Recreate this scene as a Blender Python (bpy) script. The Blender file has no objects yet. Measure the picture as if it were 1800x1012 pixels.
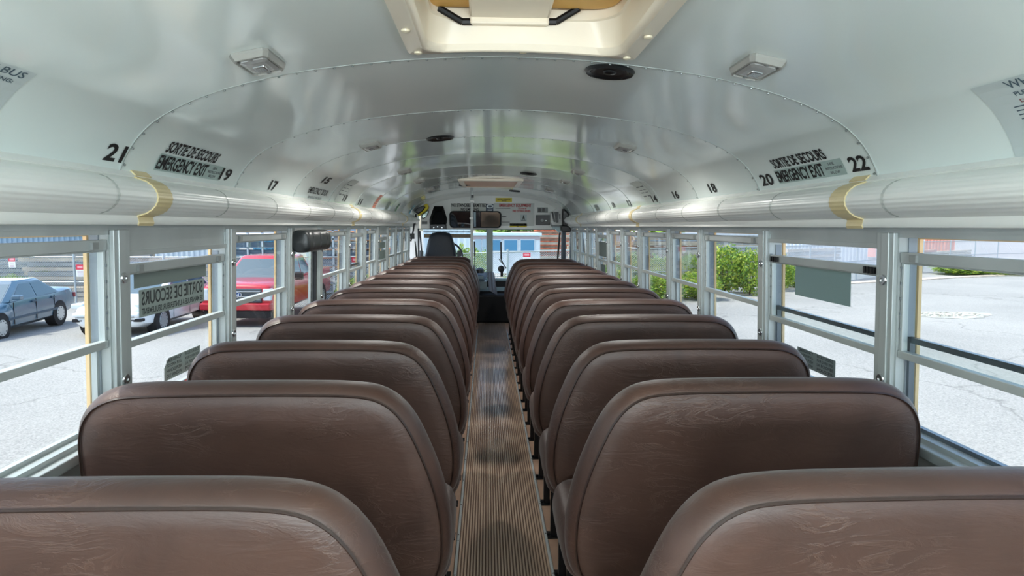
import bpy, bmesh, math, random
import numpy as np
from mathutils import Vector, Matrix
SC = bpy.context.scene
COL = SC.collection
R = random.Random(7)
# ---------------------------------------------------------------- camera, world, sun, exposure
CAMX, CAMZ, FPX, VPX, VPY = -0.06, 1.36, 1113.0, 856.0, 397.0
_Y = np.array([VPX-900, VPY-506, FPX]); _Y /= np.linalg.norm(_Y)
_X = np.array([FPX, 0, -(VPX-900)]); _X /= np.linalg.norm(_X)
_Z = np.cross(_X, _Y)
cam_d = bpy.data.cameras.new('camera'); cam = bpy.data.objects.new('camera', cam_d); COL.objects.link(cam)
cam_d.sensor_width = 36; cam_d.lens = 36*FPX/1800; cam_d.clip_start = .02; cam_d.clip_end = 500
right = Vector((_X[0], _Y[0], _Z[0])); up = -Vector((_X[1], _Y[1], _Z[1])); back = -Vector((_X[2], _Y[2], _Z[2]))
cam.matrix_world = Matrix(((right.x, up.x, back.x, CAMX), (right.y, up.y, back.y, 0), (right.z, up.z, back.z, CAMZ), (0, 0, 0, 1)))
SC.camera = cam
w = bpy.data.worlds.new('world'); SC.world = w; w.use_nodes = True
nt = w.node_tree; bg = nt.nodes['Background']
sky = nt.nodes.new('ShaderNodeTexSky'); sky.sky_type = 'NISHITA'; sky.sun_disc = False
SUN_EL, SUN_AZ = math.radians(58), math.radians(-100)      # azimuth from +Y, clockwise
sky.sun_elevation = SUN_EL; sky.sun_rotation = SUN_AZ; sky.air_density = 1.0; sky.dust_density = 2.0; sky.ozone_density = 1.0
nt.links.new(sky.outputs[0], bg.inputs[0]); bg.inputs[1].default_value = 0.245
sd = bpy.data.lights.new('sun', 'SUN'); sd.energy = 2.45; sd.angle = math.radians(.6); sd.color = (1, .95, .87)
sun = bpy.data.objects.new('sun', sd); COL.objects.link(sun)
sv = Vector((math.sin(SUN_AZ)*math.cos(SUN_EL), math.cos(SUN_AZ)*math.cos(SUN_EL), math.sin(SUN_EL)))
sun.rotation_euler = (-sv).to_track_quat('-Z', 'Y').to_euler(); sun.location = sv*30
SC.view_settings.view_transform = 'Standard'; SC.view_settings.look = 'None'
SC.view_settings.gamma = 1; SC.view_settings.use_curve_mapping = False
SC.view_settings.exposure = 1.02
SC.cycles.diffuse_bounces = 8; SC.cycles.max_bounces = 14; SC.cycles.transparent_max_bounces = 24
def fill_light(name, loc, rot, sx, sy, power, col=(.86, .96, 1)):
    # added area light, set in the rear window opening to brighten the interior
    l = bpy.data.lights.new(name, 'AREA'); l.shape = 'RECTANGLE'; l.size = sx; l.size_y = sy; l.energy = power; l.color = col
    o = bpy.data.objects.new(name, l); COL.objects.link(o); o.location = loc; o.rotation_euler = rot; return o
fill_light('rear_fill_light', (0, -1.2, 1.3), (math.radians(136), 0, 0), 2.0, .36, 41)

# ---------------------------------------------------------------- helpers
def ray(x, y):
    v = np.array([x-900, y-506, FPX]); return np.array([v@_X, v@_Y, v@_Z])
def atY(x, y, Y): d = ray(x, y); d = d*Y/d[1]; return Vector((d[0]+CAMX, Y, d[2]+CAMZ))
def atX(x, y, X): d = ray(x, y); d = d*(X-CAMX)/d[0]; return Vector((X, d[1], d[2]+CAMZ))

def lin(c): return tuple((x/12.92 if x <= .04045 else ((x+.055)/1.055)**2.4) for x in c)
def hexc(h):
    h = h.lstrip('#'); return lin(tuple(int(h[i:i+2], 16)/255 for i in (0, 2, 4)))
MATS = {}
def mat(name, col, rough=.5, metal=0., bump=0., bscale=20., var=0., vscale=8., coat=0., spec=.5, emit=0., stretch=None, bdist=.01, col2=None, detail=4):
    if name in MATS: return MATS[name]
    if isinstance(col, str): col = hexc(col)
    m = bpy.data.materials.new(name); m.use_nodes = True; t = m.node_tree; p = t.nodes['Principled BSDF']
    p.inputs['Base Color'].default_value = (*col, 1); p.inputs['Roughness'].default_value = rough; p.inputs['Metallic'].default_value = metal
    p.inputs['Specular IOR Level'].default_value = spec
    if coat: p.inputs['Coat Weight'].default_value = coat; p.inputs['Coat Roughness'].default_value = .08
    if emit: p.inputs['Emission Color'].default_value = (*col, 1); p.inputs['Emission Strength'].default_value = emit
    tc = t.nodes.new('ShaderNodeTexCoord'); mp = t.nodes.new('ShaderNodeMapping'); t.links.new(tc.outputs['Object'], mp.inputs[0])
    if stretch: mp.inputs['Scale'].default_value = stretch
    if var:
        n = t.nodes.new('ShaderNodeTexNoise'); n.inputs['Scale'].default_value = vscale; n.inputs['Detail'].default_value = detail
        t.links.new(mp.outputs[0], n.inputs[0])
        r = t.nodes.new('ShaderNodeValToRGB'); t.links.new(n.outputs[0], r.inputs[0])
        c2 = hexc(col2) if isinstance(col2, str) else (col2 or tuple(min(1, x*(1+var)) for x in col))
        r.color_ramp.elements[0].position = .3; r.color_ramp.elements[1].position = .7
        r.color_ramp.elements[0].color = (*(x*(1-var) for x in col), 1) if not col2 else (*col, 1); r.color_ramp.elements[1].color = (*c2, 1)
        t.links.new(r.outputs[0], p.inputs['Base Color'])
    if bump:
        n = t.nodes.new('ShaderNodeTexNoise'); n.inputs['Scale'].default_value = bscale; n.inputs['Detail'].default_value = detail
        t.links.new(mp.outputs[0], n.inputs[0])
        b = t.nodes.new('ShaderNodeBump'); b.inputs['Strength'].default_value = bump; b.inputs['Distance'].default_value = bdist
        t.links.new(n.outputs[0], b.inputs['Height']); t.links.new(b.outputs[0], p.inputs['Normal'])
    MATS[name] = m; return m

def glass(name, tint=(.93, .96, .95), haze=0.0):
    m = bpy.data.materials.new(name); m.use_nodes = True; t = m.node_tree; t.nodes.clear()
    o = t.nodes.new('ShaderNodeOutputMaterial'); tr = t.nodes.new('ShaderNodeBsdfTransparent'); tr.inputs[0].default_value = (*tint, 1)
    g = t.nodes.new('ShaderNodeBsdfGlossy'); g.inputs['Roughness'].default_value = .01
    lw = t.nodes.new('ShaderNodeLayerWeight'); lw.inputs[0].default_value = .5
    pw = t.nodes.new('ShaderNodeMath'); pw.operation = 'POWER'; pw.inputs[1].default_value = 5; t.links.new(lw.outputs['Facing'], pw.inputs[0])
    f = t.nodes.new('ShaderNodeMath'); f.operation = 'MULTIPLY_ADD'; f.inputs[1].default_value = .8; f.inputs[2].default_value = .035; t.links.new(pw.outputs[0], f.inputs[0])
    mx = t.nodes.new('ShaderNodeMixShader'); t.links.new(f.outputs[0], mx.inputs[0]); t.links.new(tr.outputs[0], mx.inputs[1]); t.links.new(g.outputs[0], mx.inputs[2])
    last = mx
    if haze:
        d = t.nodes.new('ShaderNodeBsdfTranslucent'); d.inputs[0].default_value = (.9, .95, 1, 1)
        m2 = t.nodes.new('ShaderNodeMixShader'); m2.inputs[0].default_value = haze
        t.links.new(mx.outputs[0], m2.inputs[1]); t.links.new(d.outputs[0], m2.inputs[2]); last = m2
    t.links.new(last.outputs[0], o.inputs[0]); MATS[name] = m; return m

def translucent(name, col, k=.5):
    m = mat(name, col, .5); t = m.node_tree; p = t.nodes['Principled BSDF']; tr = t.nodes.new('ShaderNodeBsdfTranslucent'); tr.inputs[0].default_value = (*hexc(col), 1)
    mx = t.nodes.new('ShaderNodeMixShader'); mx.inputs[0].default_value = k; t.links.new(p.outputs[0], mx.inputs[1]); t.links.new(tr.outputs[0], mx.inputs[2]); t.links.new(mx.outputs[0], t.nodes['Material Output'].inputs[0]); return m
class MB:
    def __init__(s): s.v = []; s.f = []; s.m = []
    def add(s, vs, fs, mi=0):
        b = len(s.v); s.v += [tuple(v) for v in vs]; s.f += [tuple(i+b for i in f) for f in fs]; s.m += [mi]*len(fs); return s
    def hexa(s, c, mi=0):      # 8 corners: bottom 4 ccw, top 4 ccw
        return s.add(c, [(3, 2, 1, 0), (4, 5, 6, 7), (0, 1, 5, 4), (1, 2, 6, 5), (2, 3, 7, 6), (3, 0, 4, 7)], mi)
    def box(s, x0, x1, y0, y1, z0, z1, mi=0, M=None):
        c = [Vector(p) for p in ((x0, y0, z0), (x1, y0, z0), (x1, y1, z0), (x0, y1, z0), (x0, y0, z1), (x1, y0, z1), (x1, y1, z1), (x0, y1, z1))]
        if M: c = [M @ p for p in c]
        return s.hexa(c, mi)
    def cyl(s, a, b, r, n=10, r2=None, mi=0, cap=True):
        a = Vector(a); b = Vector(b); r2 = r if r2 is None else r2; d = (b-a).normalized(); u = d.orthogonal().normalized(); w_ = d.cross(u)
        vs = [c + (u*math.cos(t)+w_*math.sin(t))*q for c, q in ((a, r), (b, r2)) for t in [2*math.pi*i/n for i in range(n)]]
        fs = [(i, (i+1) % n, n+(i+1) % n, n+i) for i in range(n)]
        if cap: fs += [tuple(range(n-1, -1, -1)), tuple(range(n, 2*n))]
        return s.add(vs, fs, mi)
    def tube(s, pts, r, n=8, mi=0):
        for a, b in zip(pts[:-1], pts[1:]): s.cyl(a, b, r, n, mi=mi)
        return s
    def rings(s, rings, closed=True, cap0=True, cap1=True, mi=0):
        n = len(rings[0]); vs = [p for r in rings for p in r]; fs = []
        for k in range(len(rings)-1):
            for i in range(n if closed else n-1):
                j = (i+1) % n; fs.append((k*n+i, k*n+j, (k+1)*n+j, (k+1)*n+i))
        if cap0: fs.append(tuple(range(n-1, -1, -1)))
        if cap1: fs.append(tuple(range((len(rings)-1)*n, len(rings)*n)))
        return s.add(vs, fs, mi)
    def lathe(s, c, prof, n=16, axis=Vector((0, 0, 1)), mi=0):
        axis = Vector(axis).normalized(); u = axis.orthogonal().normalized(); w_ = axis.cross(u); c = Vector(c)
        return s.rings([[c+axis*h+(u*math.cos(2*math.pi*i/n)+w_*math.sin(2*math.pi*i/n))*r for i in range(n)] for r, h in prof], mi=mi)
    def prism(s, poly, d, mi=0):   # poly: list of Vector, d: Vector extrusion
        n = len(poly); d = Vector(d); vs = [Vector(p) for p in poly]+[Vector(p)+d for p in poly]
        return s.add(vs, [tuple(range(n-1, -1, -1)), tuple(range(n, 2*n))]+[(i, (i+1) % n, n+(i+1) % n, n+i) for i in range(n)], mi)
    def mesh(s, name, mats, smooth=False):
        me = bpy.data.meshes.new(name); me.from_pydata([tuple(v) for v in s.v], [], s.f); 
        for m in (mats if isinstance(mats, (list, tuple)) else [mats]): me.materials.append(m)
        if max(s.m or [0]): me.polygons.foreach_set('material_index', s.m)
        me.validate()
        bm = bmesh.new(); bm.from_mesh(me); bmesh.ops.recalc_face_normals(bm, faces=bm.faces); bm.to_mesh(me); bm.free()
        if smooth:
            me.polygons.foreach_set('use_smooth', [True]*len(me.polygons))
            me.set_sharp_from_angle(angle=math.radians(smooth if smooth is not True else 40))
        return me
    def obj(s, name, mats, parent=None, smooth=False, bevel=0, kind=None, label=None, origin=None):
        me = s.mesh(name, mats, smooth)
        o = bpy.data.objects.new(name, me); COL.objects.link(o)
        if parent: o.parent = parent
        if bevel:
            b = o.modifiers.new('bevel', 'BEVEL'); b.width = bevel; b.segments = 2; b.limit_method = 'ANGLE'
        if kind: o['kind'] = kind
        if label: o['label'] = label
        return o
def empty(name, loc=(0, 0, 0), rz=0, kind=None, M=None):
    o = bpy.data.objects.new(name, None); COL.objects.link(o); o.empty_display_size = .1
    if M is not None: o.matrix_world = M
    else: o.location = loc; o.rotation_euler = (0, 0, rz)
    if kind: o['kind'] = kind
    return o
def tag(o, label, cat, group=None, kind=None):
    o['label'] = label
    if cat: o['category'] = cat
    if group: o['group'] = group
    if kind: o['kind'] = kind
    return o
def copy_tree(o, parent=None):
    c = o.copy(); COL.objects.link(c); c.parent = parent
    for ch in o.children: copy_tree(ch, c)
    return c
_tc = {}
def text_mesh(s, size=1., bold=.0, ax='CENTER'):
    """flat lettering: verts (u, v), faces"""
    k = (s, size, bold, ax)
    if k in _tc: return _tc[k]
    cu = bpy.data.curves.new('t', 'FONT'); cu.body = s; cu.size = size; cu.align_x = ax; cu.align_y = 'CENTER'; cu.offset = bold; cu.resolution_u = 3
    o = bpy.data.objects.new('t', cu); COL.objects.link(o); dg = bpy.context.evaluated_depsgraph_get(); dg.update()
    me = bpy.data.meshes.new_from_object(o.evaluated_get(dg)); v = [(p.co.x, p.co.y) for p in me.vertices]; f = [tuple(p.vertices) for p in me.polygons]
    bpy.data.objects.remove(o); bpy.data.curves.remove(cu); bpy.data.meshes.remove(me)
    us = [a[0] for a in v]; vs = [a[1] for a in v]
    _tc[k] = (v, f, (min(us), max(us), min(vs), max(vs))); return _tc[k]
def put_text(mb, s, u0, u1, v0, v1, mapf, mi=0, bold=.02):
    """stretch lettering into the rectangle u0..u1, v0..v1 of a surface given by mapf(u, v)"""
    v, f, (a, b, c, d) = text_mesh(s, 1., bold)
    mb.add([mapf(u0+(x-a)/(b-a)*(u1-u0), v0+(y-c)/(d-c)*(v1-v0)) for x, y in v], f, mi)

# ---------------------------------------------------------------- materials
white_paint = mat('white_panel_paint', '#e9f4f1', .13, bump=.2, bscale=2.4, coat=.5, bdist=.02, detail=1, stretch=(1, .6, 1))
cove_white = mat('cove_plastic', '#eceeea', .32, var=.03, vscale=3)
cream = mat('cream_plastic', '#e6dcc0', .4, var=.04, vscale=5)
hatch_cream = mat('hatch_plastic', '#eadfca', .35, var=.03, vscale=4)
pad_yellow = mat('hatch_pad', '#e8b964', .6, var=.08, vscale=6)
vinyl_m = None
alu = mat('aluminium', '#b4bbbb', .42, .35, var=.10, vscale=5, stretch=(1, 1, .15))
alu_dark = mat('anodised_rail', '#6e7880', .35, .7, var=.1, vscale=6)
rubber = mat('black_rubber', '#14161a', .55)
blackp = mat('black_plastic', '#0d0e10', .4, var=.2, vscale=9)
dark_metal = mat('black_tube', '#121316', .35, .4)
greyp = mat('grey_plastic', '#8d9291', .45, var=.08, vscale=7)
bodyyellow = mat('bus_yellow', '#e9c795', .4, coat=.3)
ink = mat('black_ink', '#0c0d0f', .5)
inkgrey = mat('grey_ink', '#6d7375', .6)
redink = mat('red_ink', '#b5393c', .5)
decal_grey = mat('grey_decal', '#a9bdb8', .35, var=.06, vscale=12); decal_pane = translucent('pane_decal', '#9aa29e', .55)
plate_grey = translucent('grey_plate', '#8b938f', .55)
paper = mat('sticker_white', '#c7d2d2', .4)
yellowst = mat('yellow_sticker', '#dcc81f', .45)
steel = mat('bright_steel', '#c9ced0', .22, .9)
pane_glass = glass('window_glass', (.93, .96, .95))
redplastic = mat('red_plastic', '#c2202c', .4)

def vinyl():
    m = bpy.data.materials.new('brown_vinyl'); m.use_nodes = True; t = m.node_tree; p = t.nodes['Principled BSDF']
    tc = t.nodes.new('ShaderNodeTexCoord'); oi = t.nodes.new('ShaderNodeObjectInfo')
    ad = t.nodes.new('ShaderNodeVectorMath'); ad.operation = 'ADD'; t.links.new(tc.outputs['Object'], ad.inputs[0])
    sc_ = t.nodes.new('ShaderNodeVectorMath'); sc_.operation = 'SCALE'; sc_.inputs[3].default_value = 5.; t.links.new(oi.outputs['Location'], sc_.inputs[0]); t.links.new(sc_.outputs[0], ad.inputs[1])
    n = t.nodes.new('ShaderNodeTexNoise'); n.inputs['Scale'].default_value = 5; n.inputs['Detail'].default_value = 6; n.inputs['Distortion'].default_value = .6; t.links.new(ad.outputs[0], n.inputs[0])
    r = t.nodes.new('ShaderNodeValToRGB'); t.links.new(n.outputs[0], r.inputs[0])
    r.color_ramp.elements[0].position = .3; r.color_ramp.elements[0].color = (*hexc('#3f281f'), 1); r.color_ramp.elements[1].position = .75; r.color_ramp.elements[1].color = (*hexc('#53382d'), 1)
    # wrinkles: stretched distorted noise ridges
    mp = t.nodes.new('ShaderNodeMapping'); mp.inputs['Scale'].default_value = (4, 9, 13); mp.inputs['Rotation'].default_value = (0, .25, 0); t.links.new(ad.outputs[0], mp.inputs[0])
    w1 = t.nodes.new('ShaderNodeTexNoise'); w1.inputs['Scale'].default_value = 1.6; w1.inputs['Detail'].default_value = 5; w1.inputs['Distortion'].default_value = 1.6; w1.inputs['Roughness'].default_value = .6
    t.links.new(mp.outputs[0], w1.inputs[0])
    rg = t.nodes.new('ShaderNodeMath'); rg.operation = 'SUBTRACT'; rg.inputs[1].default_value = .5; t.links.new(w1.outputs[0], rg.inputs[0])
    ab = t.nodes.new('ShaderNodeMath'); ab.operation = 'ABSOLUTE'; t.links.new(rg.outputs[0], ab.inputs[0])
    rr = t.nodes.new('ShaderNodeValToRGB'); rr.color_ramp.elements[0].position = 0; rr.color_ramp.elements[0].color = (1, 1, 1, 1); rr.color_ramp.elements[1].position = .045; rr.color_ramp.elements[1].color = (0, 0, 0, 1); t.links.new(ab.outputs[0], rr.inputs[0])
    msk = t.nodes.new('ShaderNodeTexNoise'); msk.inputs['Scale'].default_value = 4.5; t.links.new(ad.outputs[0], msk.inputs[0])
    mr = t.nodes.new('ShaderNodeValToRGB'); mr.color_ramp.elements[0].position = .48; mr.color_ramp.elements[1].position = .66; t.links.new(msk.outputs[0], mr.inputs[0])
    ml = t.nodes.new('ShaderNodeMath'); ml.operation = 'MULTIPLY'; t.links.new(rr.outputs[0], ml.inputs[0]); t.links.new(mr.outputs[0], ml.inputs[1])
    mc = t.nodes.new('ShaderNodeMixRGB'); mc.inputs[2].default_value = (*hexc('#745848'), 1); t.links.new(r.outputs[0], mc.inputs[1])
    m3 = t.nodes.new('ShaderNodeMath'); m3.operation = 'MULTIPLY'; m3.inputs[1].default_value = .2; t.links.new(ml.outputs[0], m3.inputs[0]); t.links.new(m3.outputs[0], mc.inputs[0])
    t.links.new(mc.outputs[0], p.inputs['Base Color'])
    b = t.nodes.new('ShaderNodeBump'); b.inputs['Strength'].default_value = .3; b.inputs['Distance'].default_value = .005
    s2 = t.nodes.new('ShaderNodeMath'); s2.operation = 'MULTIPLY_ADD'; s2.inputs[1].default_value = .5; t.links.new(ml.outputs[0], s2.inputs[0]); t.links.new(w1.outputs[0], s2.inputs[2])
    t.links.new(s2.outputs[0], b.inputs['Height']); t.links.new(b.outputs[0], p.inputs['Normal'])
    p.inputs['Roughness'].default_value = .50; p.inputs['Specular IOR Level'].default_value = .65; p.inputs['Sheen Weight'].default_value = .10; p.inputs['Sheen Roughness'].default_value = .4
    MATS['vinyl'] = m; return m
vin = vinyl()
piping = mat('vinyl_piping', '#33231d', .4)

def asphalt_mat():
    m = bpy.data.materials.new('asphalt'); m.use_nodes = True; t = m.node_tree; p = t.nodes['Principled BSDF']; p.inputs['Roughness'].default_value = .9
    tc = t.nodes.new('ShaderNodeTexCoord')
    def noise(s, d=5):
        n = t.nodes.new('ShaderNodeTexNoise'); n.inputs['Scale'].default_value = s; n.inputs['Detail'].default_value = d; t.links.new(tc.outputs['Object'], n.inputs[0]); return n
    a = noise(38, 8); b = noise(.25, 3)
    mx = t.nodes.new('ShaderNodeMath'); mx.operation = 'MULTIPLY_ADD'; mx.inputs[1].default_value = .45; t.links.new(b.outputs[0], mx.inputs[0]); t.links.new(a.outputs[0], mx.inputs[2])
    r = t.nodes.new('ShaderNodeValToRGB'); r.color_ramp.elements[0].position = .5; r.color_ramp.elements[1].position = .95
    r.color_ramp.elements[0].color = (.225, .224, .212, 1); r.color_ramp.elements[1].color = (.41, .40, .372, 1); t.links.new(mx.outputs[0], r.inputs[0])
    # cracks
    mp = t.nodes.new('ShaderNodeMapping'); mp.inputs['Scale'].default_value = (.16, .16, .16); t.links.new(tc.outputs['Object'], mp.inputs[0])
    dn = noise(.8, 4); mxv = t.nodes.new('ShaderNodeMixRGB'); mxv.inputs[0].default_value = .25; t.links.new(mp.outputs[0], mxv.inputs[1]); t.links.new(dn.outputs[1], mxv.inputs[2])
    vo = t.nodes.new('ShaderNodeTexVoronoi'); vo.feature = 'DISTANCE_TO_EDGE'; vo.inputs['Scale'].default_value = 1.0; t.links.new(mxv.outputs[0], vo.inputs[0])
    cr = t.nodes.new('ShaderNodeValToRGB'); cr.color_ramp.elements[0].position = 0; cr.color_ramp.elements[0].color = (.45, .45, .45, 1); cr.color_ramp.elements[1].position = .006; t.links.new(vo.outputs[0], cr.inputs[0])
    mm = t.nodes.new('ShaderNodeMixRGB'); mm.blend_type = 'MULTIPLY'; mm.inputs[0].default_value = .6; t.links.new(r.outputs[0], mm.inputs[1]); t.links.new(cr.outputs[0], mm.inputs[2])
    t.links.new(mm.outputs[0], p.inputs['Base Color'])
    bp = t.nodes.new('ShaderNodeBump'); bp.inputs['Strength'].default_value = .5; bp.inputs['Distance'].default_value = .02; t.links.new(a.outputs[0], bp.inputs['Height']); t.links.new(bp.outputs[0], p.inputs['Normal'])
    return m
asphalt = asphalt_mat()
leafm = [translucent('leaf_a', '#8fae3e', .4), translucent('leaf_b', '#b5c24e', .4), translucent('leaf_c', '#668f40', .4)]
bark = mat('bark', '#5d4a38', .9, bump=.5, bscale=30)
wood_grey = mat('weathered_wood', '#b5a791', .8, var=.25, vscale=6, stretch=(.3, 3, 3))
wood_grey2 = mat('grey_timber', '#8b8c88', .8, var=.25, vscale=6, stretch=(.3, 3, 3))
galv = mat('galvanised_wire', '#b4bcbf', .5, .5)

# ---------------------------------------------------------------- ground
def gz(x, y):
    f = min(1, max(0, (6-x)/12)); return -1.30-.035*f*max(0, min(y, 60)-13)
def make_ground():
    mb = MB(); xs = [-600, -300, -150]+list(range(-90, 94, 3))+[150, 300, 600]; ys = [-200, -80]+list(range(-30, 90, 3))+[120, 200, 400, 700]; vs = [(x, y, gz(x, y)) for y in ys for x in xs]; n = len(xs)
    mb.add(vs, [(j*n+i, j*n+i+1, (j+1)*n+i+1, (j+1)*n+i) for j in range(len(ys)-1) for i in range(n-1)])
    g = mb.obj('ground', asphalt, smooth=True, kind='structure'); g['label'] = 'pale grey asphalt lot around the bus'
    # repaired hole with loose stones (seen through the door-side window)
    return g
ground = make_ground()

# ---------------------------------------------------------------- bus shell
YB, YF = -1.3, 9.15          # rear wall, front bulkhead
WX = 1.13
HALF = [(0, .478), (.12, .476), (.25, .469), (.36, .459), (.45, .449), (.54, .437), (.62, .423), (.7, .405), (.78, .384), (.85, .361), (.91, .336), (.96, .31), (1.0, .283), (1.035, .25), (1.062, .215), (1.082, .18), (1.094, .15)]
def smooth_half(k=4):
    P = [(-x, z) for x, z in HALF[1:3]][::-1] + HALF; P = P + [(1.100, .118)]; out = []
    for i in range(2, len(P)-2):
        p0, p1, p2, p3 = P[i-1], P[i], P[i+1], P[i+2]
        for j in range(k):
            t = j/k; out.append(tuple(.5*((2*b)+(-a+c)*t+(2*a-5*b+4*c-d)*t*t+(-a+3*b-3*c+d)*t**3) for a, b, c, d in zip(p0, p1, p2, p3)))
    out.append(HALF[-1]); return [(x, z+CAMZ) for x, z in out]
PROF = smooth_half(4)                      # centre -> lower edge
SL = [0]
for a, b in zip(PROF[:-1], PROF[1:]): SL.append(SL[-1]+math.hypot(b[0]-a[0], b[1]-a[1]))
STOT = SL[-1]
def ceil_at(side, s, Y, lift=0.):
    """point on ceiling; s = arc length up from the lower edge; returns point pushed 'lift' into the bus"""
    q = STOT-s; 
    if q < 0: side = -side; q = -q
    i = max(0, min(len(SL)-2, next((k for k in range(len(SL)-1) if SL[k+1] >= q), len(SL)-2)))
    t = (q-SL[i])/(SL[i+1]-SL[i]); a, b = PROF[i], PROF[i+1]
    x = a[0]+(b[0]-a[0])*t; z = a[1]+(b[1]-a[1])*t
    tx, tz = b[0]-a[0], b[1]-a[1]; l = math.hypot(tx, tz); nx, nz = tz/l, -tx/l     # inward-down normal
    return Vector((side*(x+nx*lift), Y, z+nz*lift))
def ceil_hit(px, py):
    """pixel -> (side, s, Y) on the ceiling surface"""
    d = ray(px, py); side = 1 if d[0] > 0 else -1; best = None
    for k in range(1, 4000):
        Yv = k*.004; q = d*Yv/d[1]; x = q[0]+CAMX; z = q[2]+CAMZ
        ax = abs(x)
        if ax > HALF[-1][0]: zc = HALF[-1][1]+CAMZ; hit = True
        else:
            i = next((i for i in range(len(PROF)-1) if PROF[i+1][0] >= ax), len(PROF)-2); a, b = PROF[i], PROF[i+1]
            zc = a[1]+(b[1]-a[1])*(ax-a[0])/(b[0]-a[0]+1e-9); hit = z >= zc
        if hit:
            side = 1 if x > 0 else -1
            j = min(range(len(PROF)), key=lambda j: (PROF[j][0]-ax)**2+(PROF[j][1]-z)**2)
            return side, STOT-SL[j], Yv
    return side, 0, YF
def ceil_matrix(px, py, lift=0.):
    side, s, Yv = ceil_hit(px, py); p = ceil_at(side, s, Yv, lift); a = ceil_at(side, s+.02, Yv, lift); t = (a-p).normalized()*(-side)
    # local x = towards +X along surface, y = forward, z = into the bus (down)
    ydir = Vector((0, 1, 0)); z = t.cross(ydir)
    if z.z > 0: z = -z
    x = ydir.cross(z)
    return Matrix(((x.x, ydir.x, z.x, p.x), (x.y, ydir.y, z.y, p.y), (x.z, ydir.z, z.z, p.z), (0, 0, 0, 1)))

def seamY(px, py): return ceil_hit(px, py)[2]
SEAMS = [seamY(x, y) for x, y in ((880, 97), (880, 191), (900, 239), (900, 268), (900, 290), (900, 306))]
def make_ceiling():
    c = empty('ceiling', (0, 0, 0), kind='structure'); c['label'] = 'glossy white arched bus ceiling of riveted panels'
    ys = [YB, .75]+SEAMS+[7.9, YF]; ys = [YB, SEAMS[0]-1.05]+SEAMS
    while ys[-1] < YF-.9: ys.append(ys[-1]+.92)
    ys.append(YF)
    prof = [(-x, z) for x, z in PROF[::-1]][:-1]+PROF
    hole = HATCH
    for k, (a, b) in enumerate(zip(ys[:-1], ys[1:])):
        mb = MB(); lap = .012; nseg = 6
        cuts = sorted(set([a, b+lap]+[a+(b-a)*i/nseg for i in range(1, nseg)]+[h for h in (hole[2], hole[3]) if a < h < b]))
        n = len(prof); vs = []
        for i, yy in enumerate(cuts):
            dz = -.0025 if i == len(cuts)-1 and k < len(ys)-2 else 0
            vs += [(x, yy, z+(.0 if i else .0)+dz) for x, z in prof]
        vs2 = [(x*1.008, y, z+.012) for x, y, z in vs]
        fs = []
        for j in range(len(cuts)-1):
            ym = (cuts[j]+cuts[j+1])/2
            for i in range(n-1):
                xm = (prof[i][0]+prof[i+1][0])/2
                if hole[0] < xm < hole[1] and hole[2] < ym < hole[3]: continue
                fs.append((j*n+i, j*n+i+1, (j+1)*n+i+1, (j+1)*n+i))
        N = len(vs); mb.add(vs+vs2, fs+[tuple(q+N for q in f) for f in fs]
               +[(i, i+1, N+i+1, N+i) for i in range(n-1)]+[((len(cuts)-1)*n+i, (len(cuts)-1)*n+i+1, N+(len(cuts)-1)*n+i+1, N+(len(cuts)-1)*n+i) for i in range(n-1)])
        mb.obj('ceiling_panel', white_paint, c, smooth=35)
        if k > 0:
            mr = MB(); s = .01
            while s < 2*STOT-.01:
                p = ceil_at(1, s, a+.02, 0); q = ceil_at(1, s, a+.02, .0045)
                ax = (q-p); mr.cyl(p, q, .0042, 7, r2=.003); s += .0525
            mr.obj('rivet_row', mat('rivet', '#8d9492', .35, .5), c, kind='stuff')
            # grey bead along the panel lap
            ml = MB(); pts = [ceil_at(1, 2*STOT*i/70, a+.004, 0.0) for i in range(71)]; q2 = [ceil_at(1, 2*STOT*i/70, a+.004, .0035) for i in range(71)]
            for i in range(70):
                A, B, C_, D = pts[i], pts[i+1], q2[i+1], q2[i]; o = Vector((0, .005, 0)); ml.hexa([A, B, B+o, A+o, D, C_, C_+o, D+o])
            ml.obj('panel_lap', mat('seam_edge', '#a9b1ae', .4), c, smooth=30)
    return c
# roof hatch opening, from the picture
_f1 = ceil_hit(700, 90); _f2 = ceil_hit(1104, 90)
HY1 = _f1[2]-.02; HX0, HX1 = atY(700, 90, HY1).x, atY(1104, 90, HY1).x
HX0, HX1 = -.27, .34
HATCH = (HX0+.04, HX1-.04, HY1-.70, HY1-.045)
ceiling = make_ceiling()

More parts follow.
